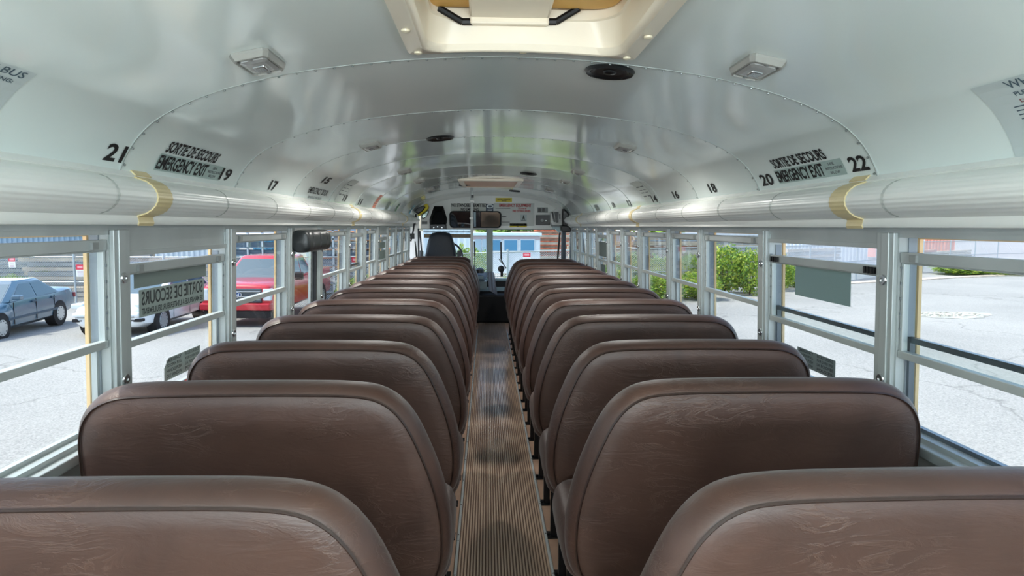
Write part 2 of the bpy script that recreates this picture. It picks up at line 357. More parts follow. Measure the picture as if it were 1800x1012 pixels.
# cove (rounded ducts running above the windows)
def cove_prof(rib=True):
    P = [(1.128, 1.520), (1.098, 1.518), (1.090, 1.512), (1.078, 1.500), (1.084, 1.496)]
    n = 44
    for i in range(n+1):
        t = math.radians(108)+(math.radians(252)-math.radians(108))*i/n; r = .078+(.0012 if rib and (i//2) % 2 and 3 < i < n-3 else 0)
        P.append((1.098+r*math.cos(t), 1.440+.70*r*math.sin(t)))
    P += [(1.080, 1.386), (1.076, 1.368), (1.080, 1.360), (1.13, 1.358)]
    return P
def cove(side, name):
    c = empty(name, kind='structure'); c['label'] = 'rounded white ribbed duct above the windows, ' + ("driver's side" if side < 0 else 'door side')
    P = cove_prof(); band_y = [(1.955, 4.9, 7.75) if side < 0 else (1.94, 4.78, 7.7)][0]
    ys = [YB, -.95]+list(band_y)+[YF]
    for a, b in zip(ys[:-1], ys[1:]):
        mb = MB(); mb.rings([[Vector((side*x, yy, z)) for x, z in P] for yy in (a, b)], closed=False, cap0=False, cap1=False); mb.obj('duct_section', cove_white, c, smooth=60)
        y = a+.45
        while y < b-.2:      # faint joints
            mj = MB(); Q = [q for q in P[6:-5]]; mj.rings([[Vector((side*(x-.0015), yy, z)) for x, z in Q] for yy in (y, y+.012)], closed=False, cap0=False, cap1=False)
            mj.obj('joint_tape', mat('joint_tape', '#cfd4cf', .25), c, smooth=60); y += .55
    for y in band_y:
        mb = MB(); Pi = P[1:-1]; cx, cz = 1.11, 1.437
        inner = [Vector((side*x, 0, z)) for x, z in Pi]; outer = []
        for x, z in Pi:
            d = Vector((x-cx, z-cz)); d.normalize(); outer.append(Vector((side*(x+d.x*.004), 0, z+d.y*.004)))
        o = Vector((0, y-.055, 0)); e = Vector((0, .085, 0))
        mb.rings([[p+o for p in inner], [p+o for p in outer], [p+o+e for p in outer], [p+o+e for p in inner]], closed=False, cap0=False, cap1=False)
        b = mb.obj('joint_band', mat('band_tan', '#dccb9c', .4, var=.06, vscale=14), c, smooth=30)
        m2 = MB()
        for z in (1.50, 1.372): m2.lathe((side*(1.086), y-.008, z), [(.001, -.002), (.006, 0), (.005, .004), (.001, .005)], 8, (-side, 0, 0))
        m2.obj('screw_pair', steel, b, smooth=True)
    return c
cove_l = cove(-1, 'trim_1'); cove_r = cove(1, 'trim_2')

# side walls ------------------------------------------------------
LEAN = .035
def W(side, y, z, d): return Vector((side*(WX+(1.36-z)*LEAN+d), y, z))
def wbox(mb, side, y0, y1, z0, z1, d0, d1, mi=0):
    return mb.hexa([W(side, y0, z0, d0), W(side, y1, z0, d0), W(side, y1, z0, d1), W(side, y0, z0, d1), W(side, y0, z1, d0), W(side, y1, z1, d0), W(side, y1, z1, d1), W(side, y0, z1, d1)], mi)
def wall_hit(px, py, side, d=0.):
    X = side*(WX+d)
    for _ in range(4):
        p = atX(px, py, X); X = side*(WX+(1.36-p.z)*LEAN+d)
    return p
pil_r = [wall_hit(x, 412, 1).y for x in (1563, 1344, 1232.5, 1176, 1124.6, 1093.8, 1069, 1049, 1033, 1018.5, 1005)]
pil_l = [wall_hit(x, 412, -1).y for x in (207, 403.7, 509, 562.6, 612, 641, 663, 681, 695.4, 707, 719)]
SILL, TOPZ = .764, 1.345
pil_r = [-1.26, -.55, .22, 1.0]+pil_r; pil_l = [-1.26, -.5, .3, 1.12]+pil_l
def wall(side, name, pil, extra):
    c = empty(name, kind='structure'); c['label'] = "white inner side wall under the windows, " + ("driver's side" if side < 0 else 'door side')
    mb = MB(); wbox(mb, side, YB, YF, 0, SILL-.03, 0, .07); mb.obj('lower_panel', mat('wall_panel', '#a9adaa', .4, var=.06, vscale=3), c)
    mb = MB(); wbox(mb, side, YB, YF, SILL-.03, SILL, -.028, .075); mb.obj('sill', alu, c, bevel=.004)
    mb = MB(); wbox(mb, side, YB, YF, TOPZ, 1.368, -.006, .07); mb.obj('header', alu, c)
    mb = MB(); wbox(mb, side, YB, YF+.4, .0, SILL-.02, .07, .10); wbox(mb, side, YB, YF+.4, 1.35, 1.56, .07, .10); mb.obj('outer_skin', bodyyellow, c)
    for i, y in enumerate(pil):
        mb = MB(); h = .040 if i in extra else .030
        wbox(mb, side, y-h, y-.004, SILL, TOPZ, -.012, .065); wbox(mb, side, y+.004, y+h, SILL, TOPZ, -.012, .065); wbox(mb, side, y-.005, y+.005, SILL, TOPZ, -.004, .06)
        wbox(mb, side, y-h*.55, y+h*.3, SILL, TOPZ, -.0165, -.011)
        p = mb.obj('pillar', alu, c, bevel=.002)
        for z in (1.205, .905):
            m = MB(); m.lathe(W(side, y-.004, z, -.018), [(.001, .001), (.006, .001), (.0075, .004), (.014, .004), (.0165, .001), (.0165, -.004)], 12, (-side, 0, 0)); m.obj('bolt', steel, p, smooth=40)
    return c
wl = wall(-1, 'wall_left', pil_l, (4, 5)); wr = wall(1, 'wall_right', pil_r, (4, 5))

def window(side, idx, y0, y1, drop=0., head=0., emerg=False, mark=None):
    c = empty('window_%d' % idx, kind='structure'); c['label'] = 'split-sash bus side window with aluminium frame'
    a, b = y0+.031, y1-.031; top = TOPZ-head; mid = 1.02-head*.3
    mb = MB()
    for u, v in ((a, a+.016), (b-.016, b)): wbox(mb, side, u, v, SILL, TOPZ, .0, .055)
    wbox(mb, side, a, b, TOPZ-.014, TOPZ, 0, .055); wbox(mb, side, a, b, SILL, SILL+.014, 0, .055)
    if head: 
        wbox(mb, side, a, b, top, TOPZ-.014, .004, .05); wbox(mb, side, a, b, top-.004, top+.012, -.004, .004)
    mb.obj('frame', alu, c)
    # dark tracks
    mb = MB()
    for u, v in ((a+.016, a+.021), (b-.021, b-.016)): wbox(mb, side, u, v, SILL+.014, top-.014, .026, .05)
    for k in range(5):
        z = 1.06+k*.045; 
        if z < top-.03: wbox(mb, side, b-.024, b-.019, z, z+.008, .004, .012)
    mb.obj('track', mat('track_grey', '#8a939a', .5, .2), c)
    a1, b1 = a+.02, b-.02
    # lower sash (outer), upper sash (inner)
    lz1 = mid+.004+(.018 if drop else 0); mb = MB(); d0, d1 = .030, .046
    wbox(mb, side, a1, a1+.012, SILL+.014, lz1, d0, d1); wbox(mb, side, b1-.012, b1, SILL+.014, lz1, d0, d1); wbox(mb, side, a1, b1, SILL+.014, SILL+.026, d0, d1); wbox(mb, side, a1, b1, lz1-.016, lz1, d0, d1)
    s = mb.obj('lower_sash', alu_dark if drop else alu, c)
    mb = MB(); wbox(mb, side, a1+.010, b1-.010, SILL+.024, lz1-.012, .037, .041); mb.obj('pane', pane_glass, s)
    uz0, uz1 = mid-.012-drop, top-.028-drop; d0, d1 = .006, .024; mb = MB()
    wbox(mb, side, a1, a1+.011, uz0, uz1, d0, d1); wbox(mb, side, b1-.011, b1, uz0, uz1, d0, d1); wbox(mb, side, a1, b1, uz0, uz0+.022, d0-.004, d1); wbox(mb, side, a1, b1, uz1-.03, uz1, d0-.004, d1)
    wbox(mb, side, a1, b1, uz1-.034, uz1-.03, d0, d1)
    s = mb.obj('upper_sash', alu, c, bevel=.0015)
    mb = MB(); wbox(mb, side, a1+.009, b1-.009, uz0+.020, uz1-.030, .013, .017); pu = mb.obj('pane', pane_glass, s)
    w_ = .055 if emerg else .026
    for u in (a1+.05, b1-.05-w_) if not emerg else (a1+.008, b1-.008-w_*1.3):
        mb = MB(); wbox(mb, side, u, u+w_, uz1-.026, uz1-.006, -.006, .004)
        if emerg:
            for q in range(3): wbox(mb, side, u+.008+q*.018, u+.016+q*.018, uz1-.027, uz1-.005, -.010, -.005)
        mb.obj('latch', blackp if emerg else greyp, s)
    # yellow body edge outside
    mb = MB()
    for u, v in ((a+.004, a+.024), (b-.024, b-.004)): wbox(mb, side, u, v, SILL, TOPZ, .056, .066)
    wbox(mb, side, a, b, TOPZ-.018, TOPZ, .056, .080); wbox(mb, side, a, b, SILL-.02, SILL+.004, .056, .070)
    mb.obj('body_edge', bodyyellow, c)
    return c, (a1, b1, uz0, uz1, lz1)
wi = 1; WIN = {}
for k in range(len(pil_l)-1):
    if k == 6: continue           # emergency door bay (third ahead)
    e = k in (4, 10); WIN['l', k] = window(-1, wi, pil_l[k], pil_l[k+1], 0.0 if k != 8 else .02, .075 if e else 0, False); wi += 1
for k in range(len(pil_r)-1):
    e = k in (4, 10); WIN['r', k] = window(1, wi, pil_r[k], pil_r[k+1], .028 if k in (3, 4) else (0.0), .045 if e else 0, k == 4); wi += 1

# decals on the emergency windows ---------------------------------
def stick(name, side, xa, xb, xt, yt, yb, d=.0115, mats=(decal_grey, ink), texts=(), thick=.001, cut=0, parent=None):
    y0, y1 = sorted((wall_hit(xa, (yt+yb)/2, side, d).y, wall_hit(xb, (yt+yb)/2, side, d).y)); z0, z1 = sorted((wall_hit(xt, yt, side, d).z, wall_hit(xt, yb, side, d).z))
    mb = MB()
    if cut: mb.prism([W(side, y0, z0, d), W(side, y1, z0, d), W(side, y1, z1, d), W(side, y0+cut, z1, d), W(side, y0, z1-cut, d)], (side*thick, 0, 0))
    else: wbox(mb, side, y0, y1, z0, z1, d, d+thick)
    for t, u0, u1, v0, v1, mir in texts:
        def f(u, v, mir=mir):
            uu = u if (side < 0) != mir else 1-u
            return W(side, y0+(y1-y0)*uu, z0+(z1-z0)*v, d-.0006)
        put_text(mb, t, u0, u1, v0, v1, f, 1)
    return mb.obj(name, list(mats), parent)
deep = mat('exit_letters', '#2f3739', .5)
o = stick('blank_plate', -1, 235.5, 362, 235.5, 470.7, 507.5, mats=(plate_grey, steel)); tag(o, 'blank grey plate stuck above the backwards French exit decal on the pane', 'plate')
o = stick('exit_decal', -1, 244.5, 359, 244.5, 510, 559, mats=(decal_pane, deep),
     texts=[('SORTIE DE SECOURS', .03, .97, .42, .93, True), ("SE MANIPULE A L'INTERIEUR SEULEMENT", .03, .97, .08, .32, True)])
tag(o, 'grey decal with backwards SORTIE DE SECOURS lettering on the pane before the white car', 'decal')
inst = [('EMERGENCY', .05, .45, .80, .95, False), ('TO OPEN PULL', .05, .45, .58, .72, False), ('HANDLE PUSH', .05, .45, .34, .5, False), ('OUT WINDOW', .05, .45, .1, .26, False),
        ('EN CAS D URGENCE', .55, .95, .80, .95, False), ('POUR OUVRIR TIRER', .55, .95, .58, .72, False), ('LA POIGNEE', .55, .95, .34, .5, False), ('POUSSER', .55, .95, .1, .26, False)]
o = stick('instruction_decal', -1, 289, 352, 289, 632, 671, d=.033, mats=(decal_pane, deep), texts=inst, cut=.03); tag(o, 'small two-column emergency window instruction decal on the lower pane before the white car', 'decal')
o = stick('blank_plate', 1, 1398, 1495.6, 1398, 465, 517.6, mats=(translucent('plate_green', '#a3b3ae', .6), steel)); tag(o, 'blank grey-green plate stuck on the upper pane of the door-side emergency window', 'plate')
o = stick('instruction_decal', 1, 1401, 1468, 1468, 634, 668, d=.033, mats=(decal_pane, deep), texts=inst); tag(o, 'small instruction decal low on the pane of the door-side emergency window', 'decal')
for side, xa, xb, xt, yt, yb, lab in ((-1, 667, 677, 667, 426, 437, 'grey plate high on a far window pane behind the driver, upper of two'), (-1, 667, 677, 667, 441, 457, 'grey plate high on a far window pane behind the driver, lower of two'), (1, 1053, 1066, 1053, 424, 449, 'grey plate on a far upper window pane near the entrance'), (1, 1054, 1064, 1054, 463, 476, 'dark small decal on a far lower window pane near the entrance')):
    tag(stick('window_plate', side, xa, xb, xt, yt, yb, d=.033 if yt > 460 else .0115, mats=(plate_grey, ink)), lab, 'plate')
for sd_, k in ((-1, 4), (1, 4)):
    win, (a1, b1, *_r) = WIN['l' if sd_ < 0 else 'r', k]; mb = MB(); mb.cyl(W(sd_, a1+.12, SILL+.035, -.012), W(sd_, b1-.12, SILL+.035, -.012), .009, 8)
    for u in (a1+.12, b1-.12): mb.cyl(W(sd_, u, SILL+.035, -.012), W(sd_, u, SILL+.012, .02), .009, 8)
    mb.obj('release_bar', redplastic, win, smooth=True, label='red release bar')

# emergency side door (driver's side) ------------------------------
def side_door():
    c = empty('door_1', kind='structure'); c['label'] = 'emergency side door with rounded rubber-edged pane'
    y0, y1 = pil_l[6]+.03, pil_l[7]-.03
    def rr(a, b, z0, z1, r, n=6):
        P = []
        for cx, cz, t0 in ((b-r, z1-r, 0), (a+r, z1-r, 90), (a+r, z0+r, 180), (b-r, z0+r, 270)):
            for i in range(n+1): t = math.radians(t0+90*i/n); P.append((cx+r*math.cos(t), cz+r*math.sin(t)))
        return P
    A = rr(y0+.035, y1-.035, .52, 1.255, .085); B = rr(y0+.058, y1-.058, .543, 1.232, .065)
    def ring(P, d): return [W(-1, y, z, d) for y, z in P]
    mb = MB(); n = len(A)
    for d0, d1 in ((0, .03),):
        mb.rings([ring(B, d0+.02), ring(B, d0), ring(A, d0), ring(A, d1), ring(B, d0+.02)], cap0=False, cap1=False)
    mb.obj('gasket', rubber, c, smooth=40)
    mb = MB(); mb.prism(ring(B, .012), (-.004, 0, 0)); mb.obj('pane', pane_glass, c)
    O = [(y0, .1), (y1, .1), (y1, TOPZ), (y0, TOPZ)]
    # door leaf around the pane: fan quads between outer rectangle and A
    def outerpt(y, z):
        cy, cz = (y0+y1)/2, .9; dy, dz = y-cy, z-cz; t = min((abs((y1-cy)/dy) if dy else 9e9), ((TOPZ-cz)/dz if dz > 0 else ((.1-cz)/dz if dz < 0 else 9e9))); return (cy+dy*t, cz+dz*t)
    mb = MB(); Oo = [outerpt(*q) for q in A]
    mb.rings([[W(-1, *q, .004) for q in A], [W(-1, *q, .004) for q in Oo], [W(-1, *q, .04) for q in Oo], [W(-1, *q, .04) for q in A]], cap0=False, cap1=False)
    mb.obj('leaf', cove_white, c)
    mb = MB(); wbox(mb, -1, y0-.01, y0+.012, .1, TOPZ, -.015, .03); wbox(mb, -1, y1-.012, y1+.01, .1, TOPZ, -.015, .03); mb.obj('frame', alu, c)
side_door()
def door_pad():
    ya, yb = wall_hit(508, 425, -1).y, wall_hit(580, 425, -1, -.10).y; t = empty('padded_header', W(-1, (ya+yb)/2, 1.29, 0)); tag(t, 'black vinyl crash pad with three buttoned dimples over the emergency side door', 'pad')
    mb = MB(); rings = []; L = yb-ya; cz = 1.272; Rz = .062
    NY = 60
    for i in range(NY+1):
        u = i/NY; y = ya+L*u; e = min(1, math.sqrt(max(0, 1-max(0, abs(u-.5)*2-.9)**2/.01)))*.25+.75; ring = []
        for k in range(28):
            a = 2*math.pi*k/28; x = math.cos(a); z = math.sin(a); r = Rz*(abs(x)**3.2+abs(z)**3.2)**(-1/3.2)*e
            dim = sum(math.exp(-((u-q)/.02)**2) for q in (.2, .5, .8))*math.exp(-((a-0.2)/.45)**2 if a < math.pi else -((a-2*math.pi-.2)/.45)**2)*.02
            ring.append(Vector((-WX+.055+(r-dim)*x*.85, y, cz+(r-dim*.5)*z)))
        rings.append(ring)
    mb.rings(rings); p = mb.obj('pad', mat('black_vinyl', '#23282a', .38, bump=.2, bscale=25), None, smooth=50); p.parent = t; p.matrix_parent_inverse = Matrix.Translation(-t.location)
    for q in (.2, .5, .8):
        mb = MB(); mb.lathe((-WX+.055+.0365, ya+L*q, cz+.018), [(.001, .006), (.008, .004), (.009, 0), (.008, -.004)], 10, (1, 0, .35)); b = mb.obj('button', blackp, t, smooth=True); b.matrix_parent_inverse = Matrix.Translation(-t.location)
door_pad()

# floor -----------------------------------------------------------
def make_floor():
    c = empty('floor', kind='structure'); c['label'] = 'brown bus floor with ribbed rubber aisle runner'
    brown = mat('floor_rubber', '#b8967f', .45, var=.15, vscale=5); rib = mat('runner_rubber', '#d0b6a0', .20, var=.2, vscale=3, stretch=(1, .35, 1)); 
    mb = MB(); mb.box(-1.16, 1.16, YB, YF, -.05, 0); mb.obj('floor_sheet', brown, c)
    XL, XR = -.178, .192; n = 30; prof = []; wdt = (XR-XL)/n
    for i in range(n):
        x = XL+i*wdt; prof += [(x, .004), (x+wdt*.22, .004), (x+wdt*.34, .0085), (x+wdt*.80, .0085), (x+wdt*.92, .004)]
    prof = [(XL, .0)]+prof+[(XR, .004), (XR, 0)]
    ys = [YB, 1.2, 2.6, 4.0, 5.6, 7.3, YF-.25]
    mb = MB(); mb.rings([[(x, y, z) for x, z in prof] for y in (ys[0], ys[-1])], closed=False, cap0=False, cap1=False); mb.obj('ribbed_runner', rib, c, smooth=20)
    g = mat('runner_groove', '#6b5243', .6); mb = MB()
    for i in range(n): x = XL+i*wdt; mb.box(x-.0008, x+wdt*.24, YB, YF-.25, .0042, .0047)
    mb.obj('groove', g, c, kind='stuff')
    for x in (XL-.013, XR+.001):
        for a, b in ((YB, 2.62), (2.625, 5.4), (5.405, 8.2)):
            if x > 0: a2, b2 = a, b
            else: a2, b2 = a, b
            mb = MB(); mb.rings([[(x, y, 0), (x, y, .006), (x+.003, y, .0085), (x+.009, y, .0085), (x+.012, y, .006), (x+.012, y, 0)] for y in (a2, b2)]); e = mb.obj('edge_strip', mat('edge_metal', '#dde2e2', .3, .35), c)
            ms = MB(); y = a2+.05
            while y < b2: ms.lathe((x+.006, y, .008), [(.0035, 0), (.003, .0016), (.001, .002)], 7); y += .3
            ms.obj('strip_screw', blackp, e, kind='stuff')
make_floor()
def ledge(side):   # wheel-well / heater ledge along the wall
    mb = MB(); mb.rings([[Vector((side*x, y, z)) for x, z in ((1.17, 0), (1.17, .1), (1.10, .1), (1.09, .09), (1.09, 0))] for y in (YB, YF)])
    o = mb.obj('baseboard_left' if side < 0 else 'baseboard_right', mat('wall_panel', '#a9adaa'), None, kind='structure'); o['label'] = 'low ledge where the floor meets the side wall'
ledge(-1); ledge(1)

# seats -----------------------------------------------------------
SEAT_W = 1.0
OUT = [(.110, .355), (.058, .39), (.034, .46), (.030, .545), (.038, .62), (.056, .70), (.083, .78), (.118, .86), (.160, .915), (.215, .947), (.29, .958), (.40, .961), (.55, .962), (.70, .961), (.82, .958), (.875, .949), (.925, .925), (.960, .885), (.979, .835), (.986, .77), (.988, .65), (.986, .50), (.978, .39), (.93, .35), (.70, .34), (.45, .34), (.22, .34), (.14, .343)]
def catmull(P, k=3):
    n = len(P); o = []
    for i in range(n):
        p0, p1, p2, p3 = P[i-1], P[i], P[(i+1) % n], P[(i+2) % n]
        for j in range(k):
            t = j/k; o.append(tuple(.5*((2*b)+(-a+c)*t+(2*a-5*b+4*c-d)*t*t+(-a+3*b-3*c+d)*t**3) for a, b, c, d in zip(p0, p1, p2, p3)))
    return o
def inset(P, d):
    n = len(P); o = []
    for i in range(n):
        a = Vector(P[i-1]); b = Vector(P[(i+1) % n]); t = (b-a).normalized(); nn = Vector((t.y, -t.x)); o.append((P[i][0]+nn.x*d, P[i][1]+nn.y*d))
    return o
def seat_master(m, barrier=False):      # m = +1 door side (aisle edge at x=0, growing to +x), -1 mirrored
    P = catmull(OUT, 3)
    if sum(P[i-1][0]*P[i][1]-P[i][0]*P[i-1][1] for i in range(len(P))) > 0: P = P[::-1]
    REC = math.radians(7)
    def T(x, y, z):      # recline about the seat bend
        zz = z-.42; return Vector((m*x, y-zz*math.sin(REC)+.055, z if zz < 0 else .42+zz*math.cos(REC)+zz*.0075))
    root = empty('crash_barrier' if barrier else 'bus_seat')
    mb = MB(); rg = []
    cx, cz = .5, .66
    def shrink(P, f): return [(cx+(x-cx)*f, cz+(z-cz)*f) for x, z in P]
    L = [(shrink(P, .05), -.068), (shrink(P, .35), -.068), (shrink(P, .62), -.066), (shrink(inset(P, .03), .90), -.063), (inset(P, .040), -.059), (inset(P, .030), -.054), (inset(P, .026), -.052), (inset(P, .019), -.047), (inset(P, .007), -.030), (P, 0), (inset(P, .003), .022), (inset(P, .012), .040), (inset(P, .03), .052), (shrink(inset(P, .05), .85), .056), (shrink(P, .5), .058), (shrink(P, .05), .058)]
    for Q, y in L: rg.append([T(x, y, z) for x, z in Q])
    mb.rings(rg); bk = mb.obj('backrest', vin, root, smooth=60)
    # piping seam ring
    Q = inset(P, .025); ring = [T(x, -.0555, z) for x, z in Q]; mb = MB(); n = len(ring); R_ = []
    for i in range(n):
        t = (ring[(i+1) % n]-ring[i-1]).normalized(); u = t.cross(Vector((0, 1, 0))).normalized(); v = t.cross(u); R_.append([ring[i]+(u*math.cos(a)+v*math.sin(a))*.0032 for a in (0, math.pi/2, math.pi, 3*math.pi/2)])
    R_.append(R_[0]); mb.rings(R_, cap0=False, cap1=False); mb.obj('piping', piping, bk, smooth=True)
    if barrier:
        for x in (.108, .90):
            mb = MB(); mb.box(m*x-.017, m*x+.017, .06, .09, .004, .5); lg = mb.obj('leg', dark_metal, root, bevel=.003)
            mf = MB(); mf.box(m*x-.04, m*x+.04, .045, .105, 0, .006); mf.obj('foot_plate', dark_metal, lg)
        return root
    # cushion
    mb = MB(); rg = []; cw, cl, ch = .94, .40, .15
    for k in range(10):
        t = -math.pi/2+math.pi*k/9; ins = (1-math.cos(t)**.6 if abs(math.cos(t)) > 1e-3 else 1)*.05; z = .415+ch/2*math.sin(t)
        rr = []
        for i in range(32):
            a = 2*math.pi*i/32; sx = math.copysign(abs(math.cos(a))**.28, math.cos(a)); sy = math.copysign(abs(math.sin(a))**.28, math.sin(a))
            rr.append(Vector((m*(.505+(cw/2-ins)*sx), .285+(cl/2+.045-ins)*sy, z)))
        rg.append(rr)
    mb.rings(rg); mb.obj('cushion', vin, root, smooth=50)
    # frame tubes under cushion
    mb = MB()
    for x in (.108, .90): mb.tube([Vector((m*x, .06, .62)), Vector((m*x, .10, .32)), Vector((m*x, .50, .315))], .0125, 8)
    mb.tube([Vector((m*.108, .5, .315)), Vector((m*.90, .5, .315))], .0125, 8); mb.tube([Vector((m*.108, .12, .32)), Vector((m*.99, .12, .32))], .0125, 8)
    mb.obj('seat_frame', dark_metal, root, smooth=True)
    for y in (.14, .46):
        mb = MB(); mb.box(m*.108-.015, m*.108+.015, y-.015, y+.015, .004, .32); lg = mb.obj('leg', dark_metal, root, bevel=.003)
        mf = MB(); mf.box(m*.108-.035, m*.108+.03, y-.03, y+.03, 0, .006); mf.lathe((m*.108-.024, y, .006), [(.008, 0), (.008, .006), (.001, .007)], 6); mf.obj('foot_plate', dark_metal, lg)
    return root
SY = [.994, 1.632, 2.21, 2.86, 3.475, 4.12, 4.68, 5.25, 5.84, 6.45, 7.08, 7.78, 8.42]
ORD = ['first', 'second', 'third', 'fourth', 'fifth', 'sixth', 'seventh', 'eighth', 'ninth', 'tenth', 'eleventh', 'twelfth', 'thirteenth']
for side in (1, -1):
    ms = seat_master(side)
    nb = 11 if side > 0 else 12
    for i in range(nb+1):
        s_ = ms if i == 0 else copy_tree(ms) if i < nb else seat_master(side, True)
        s_.location = (.125 if side > 0 else -.125, SY[i], 0); s_.rotation_euler = (0, 0, math.radians(R.uniform(-.5, .5)) if i > 1 else 0)
        nm = ORD[i]; where = 'by the door-side windows' if side > 0 else "in the driver's-side row"
        lab = f'brown vinyl bus seat {where}, {nm} row from the rear'
        if i == 0: lab = f'brown vinyl bus seat {where}, closest of its row to the viewer'
        if i == nb:
            tag(s_, 'brown padded crash barrier in front of the first seat by the entrance' if side > 0 else 'brown padded crash barrier behind the dark driver seat', 'barrier'); continue
        tag(s_, lab, 'seat', 'brown bus seats along the ' + ('door side' if side > 0 else "driver's side"))

# roof hatch ------------------------------------------------------
def roof_hatch():
    x0, x1, y1 = HX0, HX1, HY1; y0 = y1-.78; t = empty('roof_hatch', ((x0+x1)/2, (y0+y1)/2, CAMZ+.46)); tag(t, 'cream plastic roof hatch with yellow pads and black hinge arms', 'hatch'); inv = Matrix.Translation(-t.location)
    def put(mb, n, m, **k): o = mb.obj(n, m, t, **k); o.matrix_parent_inverse = inv; return o
    def cz(x): 
        ax = abs(x); i = next((i for i in range(len(PROF)-1) if PROF[i+1][0] >= ax), 0); a, b = PROF[i], PROF[i+1]; return a[1]+(b[1]-a[1])*(ax-a[0])/(b[0]-a[0]+1e-9)
    def loop(ins, r, dz, n=8, seg=10):
        a0, a1, b0, b1 = x0+ins, x1-ins, y0+ins, y1-ins; P = []
        for (cx, cy, t0) in ((a1-r, b1-r, 0), (a0+r, b1-r, 90), (a0+r, b0+r, 180), (a1-r, b0+r, 270)):
            for i in range(n+1): th = math.radians(t0+90*i/n); P.append((cx+r*math.cos(th), cy+r*math.sin(th)))
            nx = {0: (a0+r, b1), 90: (a0, b0+r), 180: (a1-r, b0), 270: (a1, b1-r)}[t0]; q = P[-1]
            for i in range(1, seg): P.append((q[0]+(nx[0]-q[0])*i/seg, q[1]+(nx[1]-q[1])*i/seg))
        return [Vector((x, y, cz(x)+dz)) for x, y in P]
    mb = MB(); mb.rings([loop(0, .012, .002), loop(.001, .012, -.012), loop(.006, .015, -.018), loop(.040, .045, -.020), loop(.048, .05, -.028), loop(.054, .055, -.026), loop(.060, .06, -.01)], cap0=False, cap1=False); put(mb, 'frame', hatch_cream, smooth=50)
    mb = MB()
    def flat(ins, r, z): return [Vector((p.x, p.y, z)) for p in loop(ins, r, 0)]
    zt = CAMZ+.478; yi = y1-.058
    mb.rings([loop(.058, .06, -.012), flat(.064, .07, zt+.03), flat(.066, .08, zt+.045), flat(.072, .08, zt+.048), flat(.074, .08, zt+.16), flat(.3, .01, zt+.165)], cap0=False, cap1=True); put(mb, 'well', hatch_cream, smooth=40)
    Yh = y1-.075; bx0, bx1 = atY(826, 40, Yh).x, atY(965, 40, Yh).x; z1_ = atY(890, 45, Yh).z; z2_ = atY(890, 31, Yh).z
    mb = MB(); mb.box(bx0, bx1, Yh-.012, Yh+.006, z1_, z2_+.01); mb.box(bx0, bx1, Yh-.30, Yh-.008, z2_-.004, z2_+.08); put(mb, 'hinge_housing', hatch_cream, bevel=.006)
    for s in (-1, 1):
        xa, xb = (705, 872) if s < 0 else (936, 1088); Yp = y1-.10; pz = atY(800, 14, Yp).z; X0, X1 = atY(xa, 14, Yp).x, atY(xb, 14, Yp).x; mb = MB(); cx = (X0+X1)/2; rr = []
        for k in range(7):
            th = -math.pi/2+math.pi*k/6; z = pz+.02+.02*math.sin(th); e = .02*(1-math.cos(th)); rr.append([Vector((cx+((X1-X0)/2-e)*math.copysign(abs(math.cos(a))**.5, math.cos(a)), Yp-.10+(.11-e)*math.copysign(abs(math.sin(a))**.5, math.sin(a)), z)) for a in [2*math.pi*i/28 for i in range(28)]])
        mb.rings(rr); put(mb, 'pad', pad_yellow, smooth=50)
        mb = MB(); pts = [(832, 38), (812, 38), (770, 13)] if s < 0 else [(958, 38), (978, 38), (1018, 14)]
        mb.tube([atY(*pts[0], Yh+.0), atY(*pts[1], Yh+.0), atY(*pts[2], Yh-.03)], .009, 8); put(mb, 'hinge_arm', blackp, smooth=True)
    for (sx, sy) in ((x0+.03, y1-.03), ((x0+x1)/2, y1-.022), (x1-.03, y1-.03), (x0+.022, y1-.22), (x1-.022, y1-.22), (x0+.022, y1-.5), (x1-.022, y1-.5)):
        mb = MB(); mb.lathe((sx, sy, cz(sx)-.019), [(.011, 0), (.010, -.004), (.004, -.006), (.001, -.006)], 12); put(mb, 'screw_cap', cream, smooth=True)
roof_hatch()
def far_hatch():
    s, sa, Yv = ceil_hit(862, 320); t = empty('far_roof_hatch', (0, Yv, CAMZ+.47)); tag(t, 'far roof hatch seen edge-on as a peach rectangle in a white frame', 'hatch'); inv = Matrix.Translation(-t.location)
    a = ceil_hit(812, 316); b = ceil_hit(913, 316); x0 = atY(809, 320, Yv).x; x1 = atY(915, 320, Yv).x; y0, y1 = ceil_hit(862, 313)[2], ceil_hit(862, 326)[2]
    def g(ins, dz): return [Vector((x, y, ceil_at(1, STOT, 0).z-.004*((x/.4)**2)+dz)) for x, y in ((x0+ins, y0+ins), (x1-ins, y0+ins), (x1-ins, y1-ins), (x0+ins, y1-ins))]
    mb = MB(); mb.rings([g(0, .0), g(0, -.022), g(.05, -.026), g(.055, -.004)], cap0=False, cap1=False); o = mb.obj('frame', hatch_cream, t); o.matrix_parent_inverse = inv
    mb = MB(); mb.prism(g(.053, -.004), (0, 0, -.012)); o = mb.obj('lid', mat('hatch_lid_far', '#d9a882', .5), t); o.matrix_parent_inverse = inv
far_hatch()

